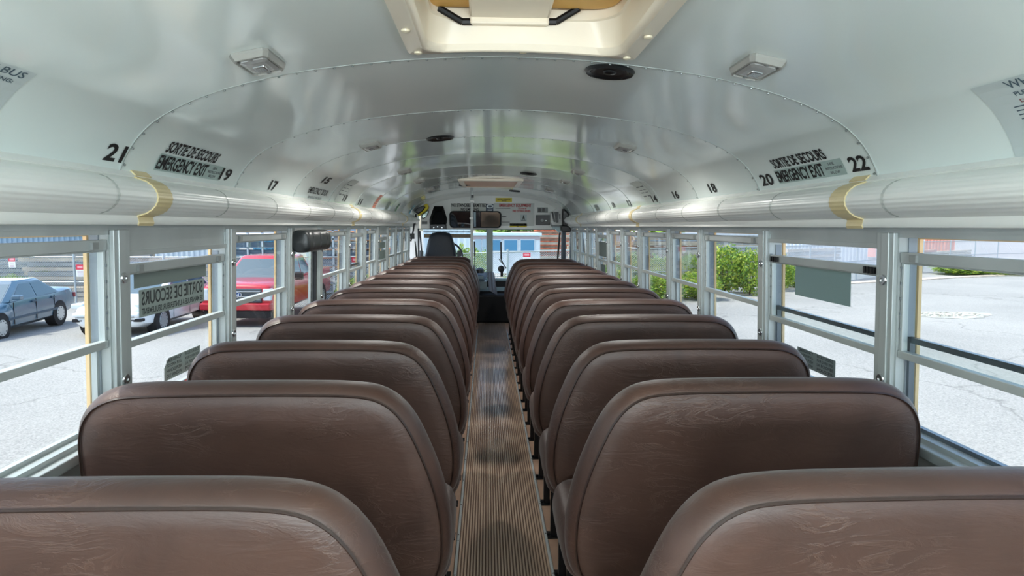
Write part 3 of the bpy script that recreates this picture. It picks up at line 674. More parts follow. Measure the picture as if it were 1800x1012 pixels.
# ceiling lights, speakers ---------------------------------------
def dome_light():
    t = empty('dome_light'); lensm = mat('lamp_lens', '#a9aaa8', .25, coat=.4); bez = mat('lamp_bezel', '#9d9d97', .35)
    mb = MB(); A, B = .048, .082
    def rc(a, b, z): return [Vector((x*a, y*b, z)) for x, y in ((-1, -.8), (-.8, -1), (.8, -1), (1, -.8), (1, .8), (.8, 1), (-.8, 1), (-1, .8))]
    mb.rings([rc(A, B, 0), rc(A, B, .006), rc(A-.006, B-.006, .018), rc(A-.010, B-.010, .019), rc(A-.012, B-.012, .012), rc(.01, .01, .012)], cap0=False); mb.obj('bezel', bez, t)
    mb = MB(); mb.rings([rc(A-.013, B-.024, .010), rc(A-.014, B-.026, .018), rc(A-.024, B-.04, .021)], cap0=False); l = mb.obj('lens', lensm, t)
    mb = MB(); mb.box(-.015, .015, -.018, .022, .019, .026); mb.obj('lens_boss', steel, l, bevel=.006)
    for y in (-.066, .066): mb = MB(); mb.lathe((0, y, .012), [(.007, 0), (.006, .007), (.001, .008)], 10, (0, 0, 1)); mb.obj('screw', greyp, t, smooth=True)
    return t
LP = [(448, 105, "behind the 19 label on the driver's side"), (1332, 113, 'above the door-side EMERGENCY EXIT lettering'), (650, 254.5, "second one up the driver's side"), (1096, 256.5, 'second one up the door side'), (713, 300, "third one up the driver's side"), (1018, 302, 'third one up the door side'), (738, 317, "fourth one up the driver's side"), (993, 318, 'fourth one up the door side'), (757, 333, "smallest and farthest on the driver's side"), (966, 334, 'smallest and farthest on the door side')]
d0 = dome_light()
def lamp_fill(x, y):     # fill light added at the unlit dome fixtures further up the bus
    M = ceil_matrix(x, y, .03); l = bpy.data.lights.new('dome_fill', 'AREA'); l.shape = 'RECTANGLE'; l.size = .07; l.size_y = .13; l.energy = 2.9; l.color = (1, .97, .92)
    o = bpy.data.objects.new('dome_fill', l); COL.objects.link(o); o.matrix_world = M @ Matrix.Rotation(math.pi, 4, 'X')
for x, y in ((650, 254.5), (1096, 256.5), (713, 300), (1018, 302), (738, 317), (993, 318)): lamp_fill(x, y)
for i, (x, y, l) in enumerate(LP):
    o = d0 if i == 0 else copy_tree(d0); o.matrix_world = ceil_matrix(x, y, .0005); tag(o, 'grey rectangular dome light, ' + l, 'light', 'dome lights')
def speaker():
    t = empty('ceiling_speaker'); mb = MB(); mb.lathe((0, 0, 0), [(.074, .0), (.075, .004), (.070, .011), (.062, .009), (.058, .004)], 32, (0, 0, 1)); mb.obj('rim', blackp, t, smooth=40)
    mb = MB(); mb.lathe((0, 0, 0), [(.060, .003), (.056, .008), (.040, .003), (.020, .004), (.018, .009), (.001, .012)], 32, (0, 0, 1)); mb.obj('grille', blackp, t, smooth=60)
    for k in range(4):
        a = math.pi/4+k*math.pi/2; mb = MB(); mb.lathe((.067*math.cos(a), .067*math.sin(a), .009), [(.004, 0), (.003, .003), (.001, .003)], 8, (0, 0, 1)); mb.obj('screw', dark_metal, t)
    return t
s0 = speaker()
for i, (x, y, l) in enumerate([(1064, 122.5, 'largest, beside the roof hatch'), (777, 241, 'second from the rear'), (928, 304.5, 'third from the rear'), (905, 335.5, 'smallest, above the front bulkhead'), (818, 324.5, 'beside the far roof hatch')]):
    o = s0 if i == 0 else copy_tree(s0); o.matrix_world = ceil_matrix(x, y, .0005); tag(o, 'round black ceiling speaker, ' + l, 'speaker', 'ceiling speakers')

# lettering on the ceiling edge -----------------------------------
def ceil_text(name, rows, pa, pb, label, *a_, anchor=None, **k_):
    return _ceil_text(name, rows, pa, pb, label, *a_, anchor=anchor, **k_)
def _ceil_text(name, rows, pa, pb, label, mats=(ink, decal_grey, inkgrey), plates=(), sh=0., cat='lettering', anchor=None):
    """pa, pb: pixels of the text block's lower rear and lower front corner; rows: (text, u0, u1, v0, v1, mat, bold) with v in metres above"""
    sa, a, ya = ceil_hit(*pa); sb, b, yb = ceil_hit(*pb); side = sa; base = (a+b)/2; y0, y1 = min(ya, yb), max(ya, yb)
    if anchor: side, base, y0, y1 = anchor
    def f(u, v): uu = u if side < 0 else 1-u; return ceil_at(side, base+v, y0+(y1-y0)*uu, .0022)
    def g(u, v): uu = u if side < 0 else 1-u; return ceil_at(side, base+v, y0+(y1-y0)*uu, .0012)
    mb = MB()
    for (u0, u1, v0, v1, mi) in plates:
        n = max(1, int(abs(v1-v0)/.02)); 
        for k in range(n): va, vb = v0+(v1-v0)*k/n, v0+(v1-v0)*(k+1)/n; mb.add([g(u0, va), g(u1, va), g(u1, vb), g(u0, vb)], [(0, 1, 2, 3)], mi)
    for r in rows:
        t, u0, u1, v0, v1, mi = r[:6]
        if t == '-': 
            n = max(1, int(abs(v1-v0)/.03)); mb.add([f(u0, v0), f(u1, v0), f(u1, v1), f(u0, v1)], [(0, 1, 2, 3)], mi)
        else: put_text(mb, t, u0, u1, v0, v1, f, mi, bold=r[6] if len(r) > 6 else .02)
    o = mb.obj(name, list(mats)); tag(o, label, cat); return o
H = .052
NUMW = {'22': 'twenty-two', '20': 'twenty', '18': 'eighteen', '16': 'sixteen', '14': 'fourteen', '12': 'twelve', '10': 'ten', '21': 'twenty-one', '19': 'nineteen', '17': 'seventeen', '15': 'fifteen', '13': 'thirteen', '11': 'eleven'}
for t, pa, pb in (('22', (1531, 297), (1500, 302)), ('20', (1363, 323), (1343, 327)), ('18', (1263, 338), (1251, 340)), ('16', (1196, 348), (1187, 349.5)), ('14', (1158, 355), (1149.5, 356.5)), ('12', (1112, 361), (1106, 362)), ('10', (1083, 364), (1079, 365)),
                  ('21', (178, 280), (211, 284)), ('19', (382, 314), (400, 317)), ('17', (470, 332), (482, 334)), ('15', (562, 321), (574, 323)), ('13', (600, 353), (606, 354)), ('11', (628, 359), (633, 360))):
    ceil_text('row_number', [(t, 0, 1, 0, H, 0, .03)], pa, pb, f'black row number {NUMW[t]} stuck at the ceiling edge ' + ("on the driver's side" if int(t) % 2 else 'on the door side'), cat='number')
ceil_text('emergency_exit_lettering', [('SORTIE DE SECOURS', .02, .78, .064, .108, 0, .03), ('EMERGENCY EXIT', .01, .72, .005, .054, 0, .03), ('SEE', .80, .88, .040, .050, 2), ('INSTRUCTIONS', .75, .97, .024, .034, 2), ('BELOW', .79, .91, .008, .018, 2)],
          (268, 298.5), (383, 317), "black SORTIE DE SECOURS and EMERGENCY EXIT lettering beside row number 19", plates=[(0, 1, 0, .058, 1)])
ceil_text('emergency_exit_lettering', [('SORTIE DE SECOURS', .05, .86, .064, .108, 0, .03), ('EMERGENCY EXIT', .01, .74, .005, .054, 0, .03), ('SEE', .82, .90, .040, .050, 2), ('INSTRUCTIONS', .77, .98, .024, .034, 2), ('BELOW', .81, .93, .008, .018, 2)],
          (1490, 304), (1372, 323.5), "black SORTIE DE SECOURS and EMERGENCY EXIT lettering between numbers 20 and 22", plates=[(0, 1, 0, .058, 1)])
ceil_text('emergency_door_lettering', [('EMERGENCY DOOR', 0, 1, .03, .07, 0, .01), ('SEE INSTRUCTIONS BELOW', .1, .8, 0, .014, 2)], (536, 346), (570, 351), 'small black EMERGENCY DOOR lettering above the side door')
rows_l = [('WHILE ON THE BUS', .02, .95, .50, .545, 2, .01), ('PLEASE OBSERVE THE FOLLOWING:', .02, .92, .455, .48, 2), ('RIGHTS', .55, .85, .405, .43, 3)]+[('-', .5, .5+.38*R.uniform(.6, 1), .385-k*.022, .391-k*.022, 2) for k in range(16)]+[('-', .04, .04+.4*R.uniform(.6, 1), .385-k*.022, .391-k*.022, 2) for k in range(16)]
def poster_anchor(top, edge, width):
    sd_, st_, y_ = ceil_hit(*top); y_ = (y_+ceil_hit(*edge)[2])/2
    return sd_, st_-.35, y_-width, y_
rules = mat('rules_ink', '#4b5f6b', .6)
o = ceil_text('rules_poster', [(*r[:2], r[2], .345-(.545-r[3])*.40, .345-(.545-r[4])*.40, *r[5:]) for r in rows_l], (-170, 175), (2, 205), 'pale passenger rules poster ending in THE BUS, at the ceiling edge', anchor=poster_anchor((60, 127), (30, 160), .36), mats=(ink, paper, rules, mat('rules_red', '#8a5a5c', .5)), plates=[(0, 1, -.01, .35, 1)], cat='poster')
rows_r = [('WHILE ON THE BUS', .20, .95, .47, .52, 2, .01), ('PLEASE OBSERVE THE FOLLOWING:', .20, .95, .425, .45, 2), ('DUTIES', .20, .36, .385, .405, 3), ('RIGHTS', .62, .78, .385, .405, 3)]+[('-', .14, .14+.38*R.uniform(.6, 1), .365-k*.022, .371-k*.022, 2) for k in range(15)]+[('-', .58, .58+.36*R.uniform(.6, 1), .365-k*.022, .371-k*.022, 2) for k in range(15)]
o = ceil_text('rules_poster', [(*r[:2], r[2], .335-(.52-r[3])*.45, .335-(.52-r[4])*.45, *r[5:]) for r in rows_r], (2010, 235), (1792, 268), 'pale passenger rules poster beginning WHILE ON, with a small leaf emblem', anchor=poster_anchor((1702, 146), (1748, 205), .40), mats=(ink, paper, rules, mat('rules_red', '#8a5a5c', .5)), plates=[(0, 1, -.01, .34, 1)], cat='poster')
for nm, px, col, lab, h, w_ in (('warning_decal', (657, 364), '#c4765d', 'small orange-red decal on the ceiling edge near the driver', .14, .16), ('notice_decal', (679, 366), '#9fb0a6', 'small grey printed notice decal near the driver, behind the orange-red one', .09, .18),
                            ('notice_decal', (695, 371), '#7fb08a', 'small green decal on the ceiling edge near the driver', .10, .12), ('notice_decal', (719, 377), '#63b4c4', 'small cyan decal at the front end of the ceiling edge', .13, .12), ('notice_decal', (1052, 371), '#98a69f', 'small grey notice decal on the door-side ceiling edge', .07, .2),
                            ('faint_rules_sheet', (604, 336), '#c6cfca', "faint white rules sheet between numbers 13 and 15", .2, .2), ('faint_rules_sheet', (1138, 344), '#c6cfca', 'faint white rules sheet beside number 14', .2, .25)):
    side, s, Yv = ceil_hit(*px); mb = MB(); s = max(s, h/2+.012)
    n = 4
    for k in range(n): mb.add([ceil_at(side, s+h*(k/n-.5), Yv-w_/2, .0012), ceil_at(side, s+h*(k/n-.5), Yv+w_/2, .0012), ceil_at(side, s+h*((k+1)/n-.5), Yv+w_/2, .0012), ceil_at(side, s+h*((k+1)/n-.5), Yv-w_/2, .0012)], [(0, 1, 2, 3)])
    for k in range(6):
        for c_ in range(2):
            a = s+h*(.38-k*.14); y = Yv+w_*(-.4+.45*c_); mb.add([ceil_at(side, a, y, .002), ceil_at(side, a, y+w_*.33, .002), ceil_at(side, a-h*.05, y+w_*.33, .002), ceil_at(side, a-h*.05, y, .002)], [(0, 1, 2, 3)], 1)
    tag(mb.obj(nm, [mat('decal_'+col[1:], col, .5), inkgrey]), lab, 'decal')

# front bulkhead --------------------------------------------------
def FP(x, y, Y=None): return atY(x, y, Y or YF)
def bulkhead():
    c = empty('wall_front', kind='structure'); c['label'] = 'white front bulkhead with windshield opening'
    prof = [(-x, z) for x, z in PROF[::-1]][:-1]+PROF; zt = FP(860, 402).z
    mb = MB(); inner = [(x*.92, (z-1.5)*.86+1.5) for x, z in prof]
    poly = [Vector((x, YF, z)) for x, z in inner]+[Vector((inner[-1][0], YF, zt)), Vector((inner[0][0], YF, zt))]
    mb.prism(poly, (0, .03, 0)); mb.obj('upper_panel', cove_white, c)
    mb = MB(); a = [Vector((x*1.02, YF-.05, z+.01)) for x, z in prof]; b = [Vector((x, YF-.03, z)) for x, z in inner]; b2 = [Vector((x, YF+.03, z)) for x, z in inner]; a2 = [Vector((x*1.02, YF+.03, z+.02)) for x, z in prof]
    mb.rings([a, b, b2, a2], closed=False, cap0=False, cap1=False); mb.obj('arch_trim', cove_white, c, smooth=40)
    wx = FP(987, 430).x; wx0 = FP(737, 430).x; zb = FP(860, 489).z
    for x0, x1 in ((-1.17, wx0), (wx+.20, 1.17)): mb = MB(); mb.box(x0, x1, YF, YF+.04, zb, 1.52); mb.obj('side_panel', cove_white, c)
    mb = MB(); mb.box(-1.17, 1.17, YF-.0, YF+.06, FP(860, 494).z, zb); mb.obj('sill', mat('sill_paint', '#a9c3c8', .4), c, bevel=.01)
    mb = MB(); mb.box(-1.17, 1.17, YF-.0, YF+.04, 0, FP(860, 494).z); mb.obj('lower_panel', mat('firewall', '#101114', .6), c)
    mb = MB(); mb.box(FP(888, 505).x-.6, 1.0, YF-.03, YF, FP(860, 511).z, FP(860, 504).z); mb.obj('lower_strip', mat('sill_paint', '#a9c3c8'), c)
    # windshield
    ws = empty('window_front', kind='structure'); ws['label'] = 'two-piece windshield with grey centre post'
    xm = FP(861, 430).x
    for x0, x1 in ((wx0, xm-.03), (xm+.03, wx)):
        mb = MB(); h = zt-zb; k = .26*h; mb.hexa([(x0, YF+.03+k, zb), (x1, YF+.03+k, zb), (x1, YF+.038+k, zb), (x0, YF+.038+k, zb), (x0, YF+.03, zt), (x1, YF+.03, zt), (x1, YF+.038, zt), (x0, YF+.038, zt)]); mb.obj('pane', pane_glass, ws)
    mb = MB(); mb.box(xm-.05, xm+.045, YF-.01, YF+.05, zb, zt); mb.obj('centre_post', mat('post_grey', '#98a6a6', .4), ws, bevel=.012)
    for x0, x1, o_ in ((wx0-.02, wx0+.0, 0), (wx-.0, wx+.02, 0)): mb = MB(); mb.box(x0, x1, YF-.01, YF+.05, zb, zt); mb.obj('side_post', rubber, ws)
    mb = MB(); mb.box(wx0-.02, wx+.02, YF-.005, YF+.05, zt-.015, zt+.0); mb.obj('top_rubber', mat('post_grey', '#98a6a6'), ws)
    return zb, zt, wx0, wx
zb, zt, wx0, wx = bulkhead()
# entrance door (right of the windshield, dark leaves and cyan glass)
dc = empty('door_2', kind='structure'); dc['label'] = 'folding entrance door with dark posts beside the windshield'
for i, (xa, xb) in enumerate(((988, 994), (1002, 1005))):
    mb = MB(); a = FP(xa, 430, YF-.02).x; b = FP(xb, 430, YF-.02).x; mb.box(a, b, YF-.06, YF+.02, .2, 1.33); mb.obj('door_post', mat('door_post', '#23303c', .4), dc)
mb = MB(); mb.box(FP(994, 430).x, FP(1002, 430).x, YF-.03, YF-.024, .3, 1.33); mb.obj('pane', pane_glass, dc)

def front_obj(name, label, cat, parts, Y=None, group=None, loc=None):
    """parts: (name, fn(mb), mats, opts)"""
    t = empty(name, loc or (0, YF, 1.2)); inv = Matrix.Translation(-t.location); tag(t, label, cat, group); out = {}
    for n, fn, m, *o in parts:
        mb = MB(); fn(mb); kw = dict(o[0]) if o else {}; par = kw.pop('under', None); ob = mb.obj(n, m, None, **kw)
        if par: ob.parent = out[par]
        else: ob.parent = t; ob.matrix_parent_inverse = inv
        out[n] = ob
    return t
def prect(mb, xa, ya, xb, yb, Y, th, mi=0):
    p, q = FP(xa, ya, Y), FP(xb, yb, Y); mb.box(min(p.x, q.x), max(p.x, q.x), Y, Y+th, min(p.z, q.z), max(p.z, q.z), mi)
def ppoly(mb, pts, Y, th, mi=0): mb.prism([FP(x, y, Y) for x, y in pts], (0, th, 0), mi)
def ptext(mb, s, xa, ya, xb, yb, Y, mi=0, bold=.0):
    p, q = FP(xa, yb, Y), FP(xb, ya, Y); put_text(mb, s, p.x, q.x, p.z, q.z, lambda u, v: Vector((u, Y, v)), mi, bold)
def flatsign(name, label, cat, rect, col, rows, Y=YF-.004, th=.004, extra=None):
    mb = MB(); prect(mb, *rect, Y, th-.001, 0)
    for t, xa, ya, xb, yb, mi in rows: ptext(mb, t, xa, ya, xb, yb, Y-.002, mi, .035)
    if extra: extra(mb)
    return tag(mb.obj(name, [col, ink, redink]), label, cat)
sgn = mat('sign_cream', '#cfd3cc', .45); sgn2 = mat('sign_panel', '#c9cdc9', .4)
flatsign('rule_sign', 'white sign reading NO STANDEES PERMITTED, NO SMOKING above the mirror', 'sign', (792.5, 357, 856, 372), sgn, [('NO STANDEES PERMITTED', 793.5, 357.5, 855.5, 363.5, 1), ('NO SMOKING', 810, 365, 842, 370.5, 1)])
flatsign('equipment_panel', 'white overhead panel lettered EMERGENCY EQUIPMENT in red', 'panel', (868, 356.5, 939, 397), sgn2, [('EMERGENCY EQUIPMENT', 877.5, 358, 934, 364.5, 2), ('LOCATED BY', 911, 365.7, 926, 367.6, 2), ('FIRE EXTINGUISHER', 901, 369, 933, 372.8, 2)],
         extra=lambda mb: [prect(mb, 882, 380, 890, 381, YF-.0065, .002, 1), prect(mb, 882, 389.6, 896, 390.6, YF-.0065, .002, 1), prect(mb, 871, 365.6, 897, 366.5, YF-.0065, .002, 1)])
flatsign('yellow_sticker', 'yellow printed strip above the red emergency equipment lettering', 'sticker', (871, 347.5, 900, 355), yellowst, [('WATCH YOUR STEP', 874, 349, 897, 351, 1), ('NOTICE', 882, 352, 890, 354, 1)])
flatsign('yellow_sticker', 'yellow printed strip just above the windshield', 'sticker', (896, 392.5, 926, 399), yellowst, [('KEEP AISLE CLEAR', 899, 394, 923, 396, 1), ('OK', 908, 397, 912, 398.4, 1)])
def oval(mb):
    c = FP(861, 362.5, YF-.0065); mb.prism([Vector((c.x+.050*math.cos(a), c.y, c.z+.030*math.sin(a))) for a in [i*math.pi/12 for i in range(24)]], (0, .001, 0), 0)
    mb.prism([Vector((c.x+.03*math.cos(a)+.004, c.y-.0015, c.z+.014*math.sin(a))) for a in [i*math.pi/12 for i in range(24)]], (0, .001, 0), 1)
    prect(mb, 857, 368.2, 865, 370, YF-.0065, .001, 0)
mb = MB(); prect(mb, 854, 358, 867.5, 371.5, YF-.006, .004, 1); oval(mb); tag(mb.obj('oval_sticker', [mat('sticker_pale', '#dfe8ea', .4), mat('sticker_navy', '#173350', .4)]), 'navy square sticker with a white oval beside the smoking sign', 'sticker')
flatsign('small_notice', 'small pale notice under the red fire extinguisher lettering', 'notice', (915, 377, 926, 389), mat('notice_pale', '#b3bfbe', .5), [('A', 918, 378, 923, 386, 1), ('NOTICE', 916, 386.5, 925, 388, 1)], Y=YF-.0085)
front_obj('switch_plate', 'small black and white switch plate above the black overhead box', 'switch', [('plate', lambda m: prect(m, 944.5, 364.5, 963, 373.5, YF-.008, .008), greyp), ('switch', lambda m: prect(m, 946, 366, 951, 372, YF-.014, .008), blackp), ('switch', lambda m: prect(m, 953, 366, 957.5, 372, YF-.014, .008), blackp)])
front_obj('overhead_box', 'black rectangular overhead box with a dial, over the windshield near the door', 'box', [('body', lambda m: prect(m, 942.5, 377.5, 967, 395.5, YF-.05, .05), blackp, dict(bevel=.004)), ('dial', lambda m: m.lathe(FP(953, 387, YF-.05), [(.022, 0), (.02, .006), (.001, .008)], 16, (0, -1, 0)), greyp), ('knob', lambda m: m.lathe(FP(960, 388, YF-.05), [(.010, 0), (.009, .01), (.001, .011)], 10, (0, -1, 0)), steel)])
front_obj('interior_mirror', 'wide black-rimmed rounded rear-view mirror over the windshield', 'mirror', [
    ('rim', lambda m: rrect(m, 790.5, 371.5, 881, 400, 7, YF-.09, .03, .0), rubber, dict(smooth=40)), ('mirror_face', lambda m: rrect(m, 793, 373.5, 879, 398, 6, YF-.094, .005, 0), mat('mirror', '#d7dde0', .03, 1.0)), ('bracket', lambda m: [m.box(FP(800, 380).x, FP(800, 380).x+.03, YF-.07, YF, 1.44, 1.47), m.box(FP(868, 380).x, FP(868, 380).x+.03, YF-.07, YF, 1.44, 1.47)], dark_metal)]) if False else None
def rrect(mb, xa, ya, xb, yb, r, Y, th, n=6, mi=0, tilt=0):
    p, q = FP(xa, yb, Y), FP(xb, ya, Y); rr = r*Y/FPX; P = []
    for cx, cz, t0 in ((q.x-rr, q.z-rr, 0), (p.x+rr, q.z-rr, 90), (p.x+rr, p.z+rr, 180), (q.x-rr, p.z+rr, 270)):
        for i in range(n+1): t = math.radians(t0+90*i/n); P.append(Vector((cx+rr*math.cos(t), Y, cz+rr*math.sin(t))))
    zc = (p.z+q.z)/2; P = [v+Vector((0, -(v.z-zc)*tilt, 0)) for v in P]
    mb.prism(P, (0, th, 0), mi)
front_obj('interior_mirror', 'wide black-rimmed rounded rear-view mirror over the windshield', 'mirror', [
    ('rim', lambda m: rrect(m, 790, 371, 881.5, 400.5, 7, YF-.09, .03, tilt=.30), rubber), ('mirror_face', lambda m: rrect(m, 792.5, 373, 879, 398.5, 6, YF-.096, .005, tilt=.30), mat('mirror', '#d7dde0', .03, 1.0)),
    ('bracket', lambda m: [m.box(FP(803, 380).x, FP(803, 380).x+.03, YF-.07, YF, 1.44, 1.47), m.box(FP(868, 380).x, FP(868, 380).x+.03, YF-.07, YF, 1.44, 1.47)], dark_metal)])
def taper(m):
    Y = YF; front = [(763, 362), (779, 362), (786, 385), (785, 394), (755, 394), (755, 385)]
    a = [FP(x, y, YF-.02) for x, y in front]; b = [FP(770+(x-770)*.8, y, YF-.16) for x, y in [(763, 372), (779, 372), (786, 386), (785, 394), (755, 394), (755, 386)]]
    m.rings([[Vector((p.x, YF, p.z)) for p in a], a, b])
front_obj('monitor_hood', 'tall black tapered plastic housing with a control panel above the driver', 'housing', [('hood', taper, mat('hood_black', '#050608', .7, spec=.15), dict(bevel=.01)), ('control_panel', lambda m: prect(m, 755, 394, 784, 403.5, YF-.15, .15), mat('panel_dark', '#1d2026', .4), dict(bevel=.005)),
    ('control_knob', lambda m: m.lathe(FP(762, 400, YF-.15), [(.012, 0), (.010, .008), (.001, .009)], 10, (0, -1, 0)), steel), ('control_knob', lambda m: m.lathe(FP(769, 398.5, YF-.15), [(.012, 0), (.010, .008), (.001, .009)], 10, (0, -1, 0)), steel), ('control_knob', lambda m: m.lathe(FP(776.5, 400, YF-.15), [(.012, 0), (.010, .008), (.001, .009)], 10, (0, -1, 0)), steel)])
front_obj('small_vent', 'tiny dark rectangular vent on the bulkhead beside the tall black housing', 'vent', [('grille', lambda m: prect(m, 741.5, 389, 751, 394, YF-.01, .01), blackp)])
front_obj('flashlight_lamp', 'black and yellow hand lamp clipped up in the front corner', 'lamp', [('body', lambda m: ppoly(m, [(728, 372), (733, 366), (744, 361), (748, 364), (743, 371), (735, 376)], YF-.25, .12), blackp, dict(bevel=.01)), ('yellow_housing', lambda m: ppoly(m, [(744, 361), (750, 357.5), (753, 362), (752, 367), (736, 379.5), (733, 378), (743, 371), (748, 364)], YF-.26, .13), yellowst, dict(bevel=.006))])
front_obj('oval_mirror', 'small dark oval mirror hanging below the black and yellow lamp', 'mirror', [('rim', lambda m: ppoly(m, [(747.5+9*math.cos(a)*.62-6.5*math.sin(a)*.42, 376.5-9*math.cos(a)*.80-5.0*math.sin(a)*.6) for a in [i*math.pi/10 for i in range(20)]], YF-.08, .02), rubber), ('mirror_face', lambda m: ppoly(m, [(747.5+7.5*math.cos(a)*.62-5*math.sin(a)*.42, 376.5-7.5*math.cos(a)*.80-3.8*math.sin(a)*.6) for a in [i*math.pi/10 for i in range(20)]], YF-.084, .004), mat('mirror_dim', '#7d8a86', .1, 1.))])
def cable(pts, r, Y): return lambda m: m.tube([FP(x, y, Y) for x, y in pts], r, 6)
front_obj('gooseneck_cable', 'thin black cable arm with clips running down the front corner post', 'cable', [('arm', cable([(731, 376), (731, 384), (728, 392), (727, 402), (725, 412), (722, 424)], .012, YF-.3), blackp, dict(smooth=True)), ('clip', lambda m: m.box(FP(728, 392, YF-.3).x-.03, FP(728, 392, YF-.3).x+.02, YF-.33, YF-.28, FP(728, 392, YF-.3).z-.02, FP(728, 392, YF-.3).z+.02), blackp, dict(bevel=.004)),
    ('clip', lambda m: m.box(FP(726, 414, YF-.3).x-.045, FP(726, 414, YF-.3).x+.02, YF-.33, YF-.28, FP(725, 414, YF-.3).z-.045, FP(725, 414, YF-.3).z+.03), blackp, dict(bevel=.004)), ('lead', cable([(722, 376), (726, 386), (728, 391)], .005, YF-.3), blackp)])
front_obj('shoulder_belt', 'black seat belt strap slanting down beside the driver seat', 'belt', [('strap', lambda m: ppoly(m, [(728.5, 424), (730.5, 424), (735, 455), (752, 565), (747, 565), (731, 455)], YF-.5, .006), rubber), ('anchor', lambda m: m.box(FP(749, 560, YF-.5).x-.04, FP(749, 560, YF-.5).x+.04, YF-.54, YF-.46, .0, FP(0, 560, YF-.5).z), blackp)])
front_obj('corner_mirror_arm', 'thin black post leaning in front of the windshield corner, driver side', 'post', [('post', cable([(738, 406), (741, 440)], .012, YF-.04), rubber)])
front_obj('corner_mirror_arm', 'dark brown thin post at the door end of the windshield', 'post', [('post', cable([(984, 409), (980, 456)], .014, YF-.04), mat('dark_brown', '#2c2620', .5))])
front_obj('sun_visor', 'long brown translucent sun visor across the driver half of the windshield', 'visor', [('visor_blade', lambda m: prect(m, 745, 411, 829, 418, YF-.03, .008), mat('visor', '#6b5d43', .4)), ('visor_rod', cable([(744, 407.5), (829, 407.5)], .006, YF-.03), dark_metal)])
for nm, lab, pts in (('windshield_wiper', 'thin black wiper standing upright beside the white pole', [(834, 424), (834.5, 450), (835, 473)]), ('windshield_wiper', 'thin dark wiper on the door half of the windshield', [(880.5, 425), (881, 456), (889, 472)])):
    front_obj(nm, lab, 'wiper', [('arm', cable(pts, .008, YF+.22), rubber), ('blade', cable([pts[0], pts[1]], .013, YF+.225), rubber)])
front_obj('dashboard_fan', 'small black fan on a stalk on the windshield sill', 'fan', [('stalk', cable([(882, 486), (882, 477)], .02, YF-.06), blackp), ('fan_cage', lambda m: m.lathe(FP(881, 472.5, YF-.08), [(.02, -.02), (.045, -.015), (.05, 0), (.045, .015), (.02, .02)], 14, (.2, -1, .1)), blackp, dict(smooth=True)),
    ('arm', cable([(877, 455), (890, 471)], .008, YF-.07), greyp)])
# stanchion pole
py_ = 8.15
def pole_top(): return CAMZ+.46
front_obj('grab_pole', 'white vertical grab pole behind the driver with two clamps', 'pole', [('tube', lambda m: m.cyl((FP(829.5, 440, py_).x, py_, 0), (FP(829.5, 440, py_).x, py_, CAMZ+.474), .0175, 14), mat('pole_white', '#ccd2d0', .3), dict(smooth=True)), ('clamp', lambda m: m.box(FP(826, 0, py_).x-.0, FP(833, 0, py_).x, py_-.03, py_+.03, FP(0, 351, py_).z, FP(0, 347, py_).z), cove_white, dict(bevel=.004)),
    ('clamp', lambda m: m.box(FP(824.5, 0, py_).x, FP(831, 0, py_).x, py_-.03, py_+.03, FP(0, 382, py_).z, FP(0, 378, py_).z), cove_white, dict(bevel=.004)), ('camera_box', lambda m: m.box(FP(827.5, 0, py_).x, FP(832, 0, py_).x, py_-.04, py_-.018, FP(0, 343, py_).z, FP(0, 338, py_).z), blackp)], loc=(FP(829.5, 440, py_).x, py_, 0))
# driver seat
def drv():
    Y = 8.62; t = empty('driver_seat', (FP(775, 440, Y).x, Y, 0)); tag(t, 'dark navy high-back driver seat facing the windshield', 'seat'); inv = Matrix.Translation(-t.location); nv = mat('navy_vinyl', '#141d2a', .5, bump=.15, bscale=14)
    def P(m):
        pts = [(746, 456), (749, 442), (752, 425), (755.5, 414), (760, 409.5), (768, 407.8), (782, 407.8), (790, 409.5), (794, 414), (797.5, 425), (801, 440), (804, 456)]
        w_ = [FP(x, y, Y) for x, y in pts]; c = FP(775, 440, Y); lo = [Vector((c.x+.22, Y, .45)), Vector((c.x-.22, Y, .45))]; o = w_+lo
        def sc(f, dy): return [Vector((c.x+(p.x-c.x)*f, Y+dy, c.z+(p.z-c.z)*(f if p.z > c.z else 1))) for p in o]
        m.rings([sc(.3, -.055), sc(.8, -.05), sc(.93, -.04), sc(1, -.01), sc(1, .03), sc(.9, .06), sc(.3, .065)])
    def put(n, fn, m_, **k): mb = MB(); fn(mb); ob = mb.obj(n, m_, None, **k); ob.parent = t; ob.matrix_parent_inverse = inv
    put('backrest', P, nv, smooth=50); x = t.location.x
    put('cushion', lambda m: m.box(x-.25, x+.25, Y+.05, Y+.30, .42, .54), nv, bevel=.04)
    put('pedestal', lambda m: [m.box(x-.16, x+.16, Y+.08, Y+.26, .06, .42), m.box(x-.22, x+.18, Y+.03, Y+.3, 0, .06)], dark_metal, bevel=.01)
drv()
def barrier():
    Y = 8.52
    for nm, x0, x1, lab in (('padded_post', 736.5, 744, 'short grey padded post on the window side of the driver seat'), ('padded_post', 803.5, 811, 'short dark padded post on the aisle side of the driver seat')):
        a = FP(x0, 440, Y).x; b = FP(x1, 440, Y).x; r = (b-a)/2; zt_ = FP(0, 438, Y).z
        front_obj(nm, lab, 'post', [('pad', lambda m: m.lathe(((a+b)/2, Y, 0), [(r, .5), (r, zt_-.02), (r*.8, zt_-.004), (.003, zt_)], 14), mat('post_pad', '#5b5f63', .55) if x0 < 780 else mat('post_pad2', '#3b3f42', .55), dict(smooth=40)), ('tube', lambda m: m.cyl(((a+b)/2, Y, 0), ((a+b)/2, Y, .52), .016, 10), dark_metal)], loc=((a+b)/2, Y, 0))
barrier()
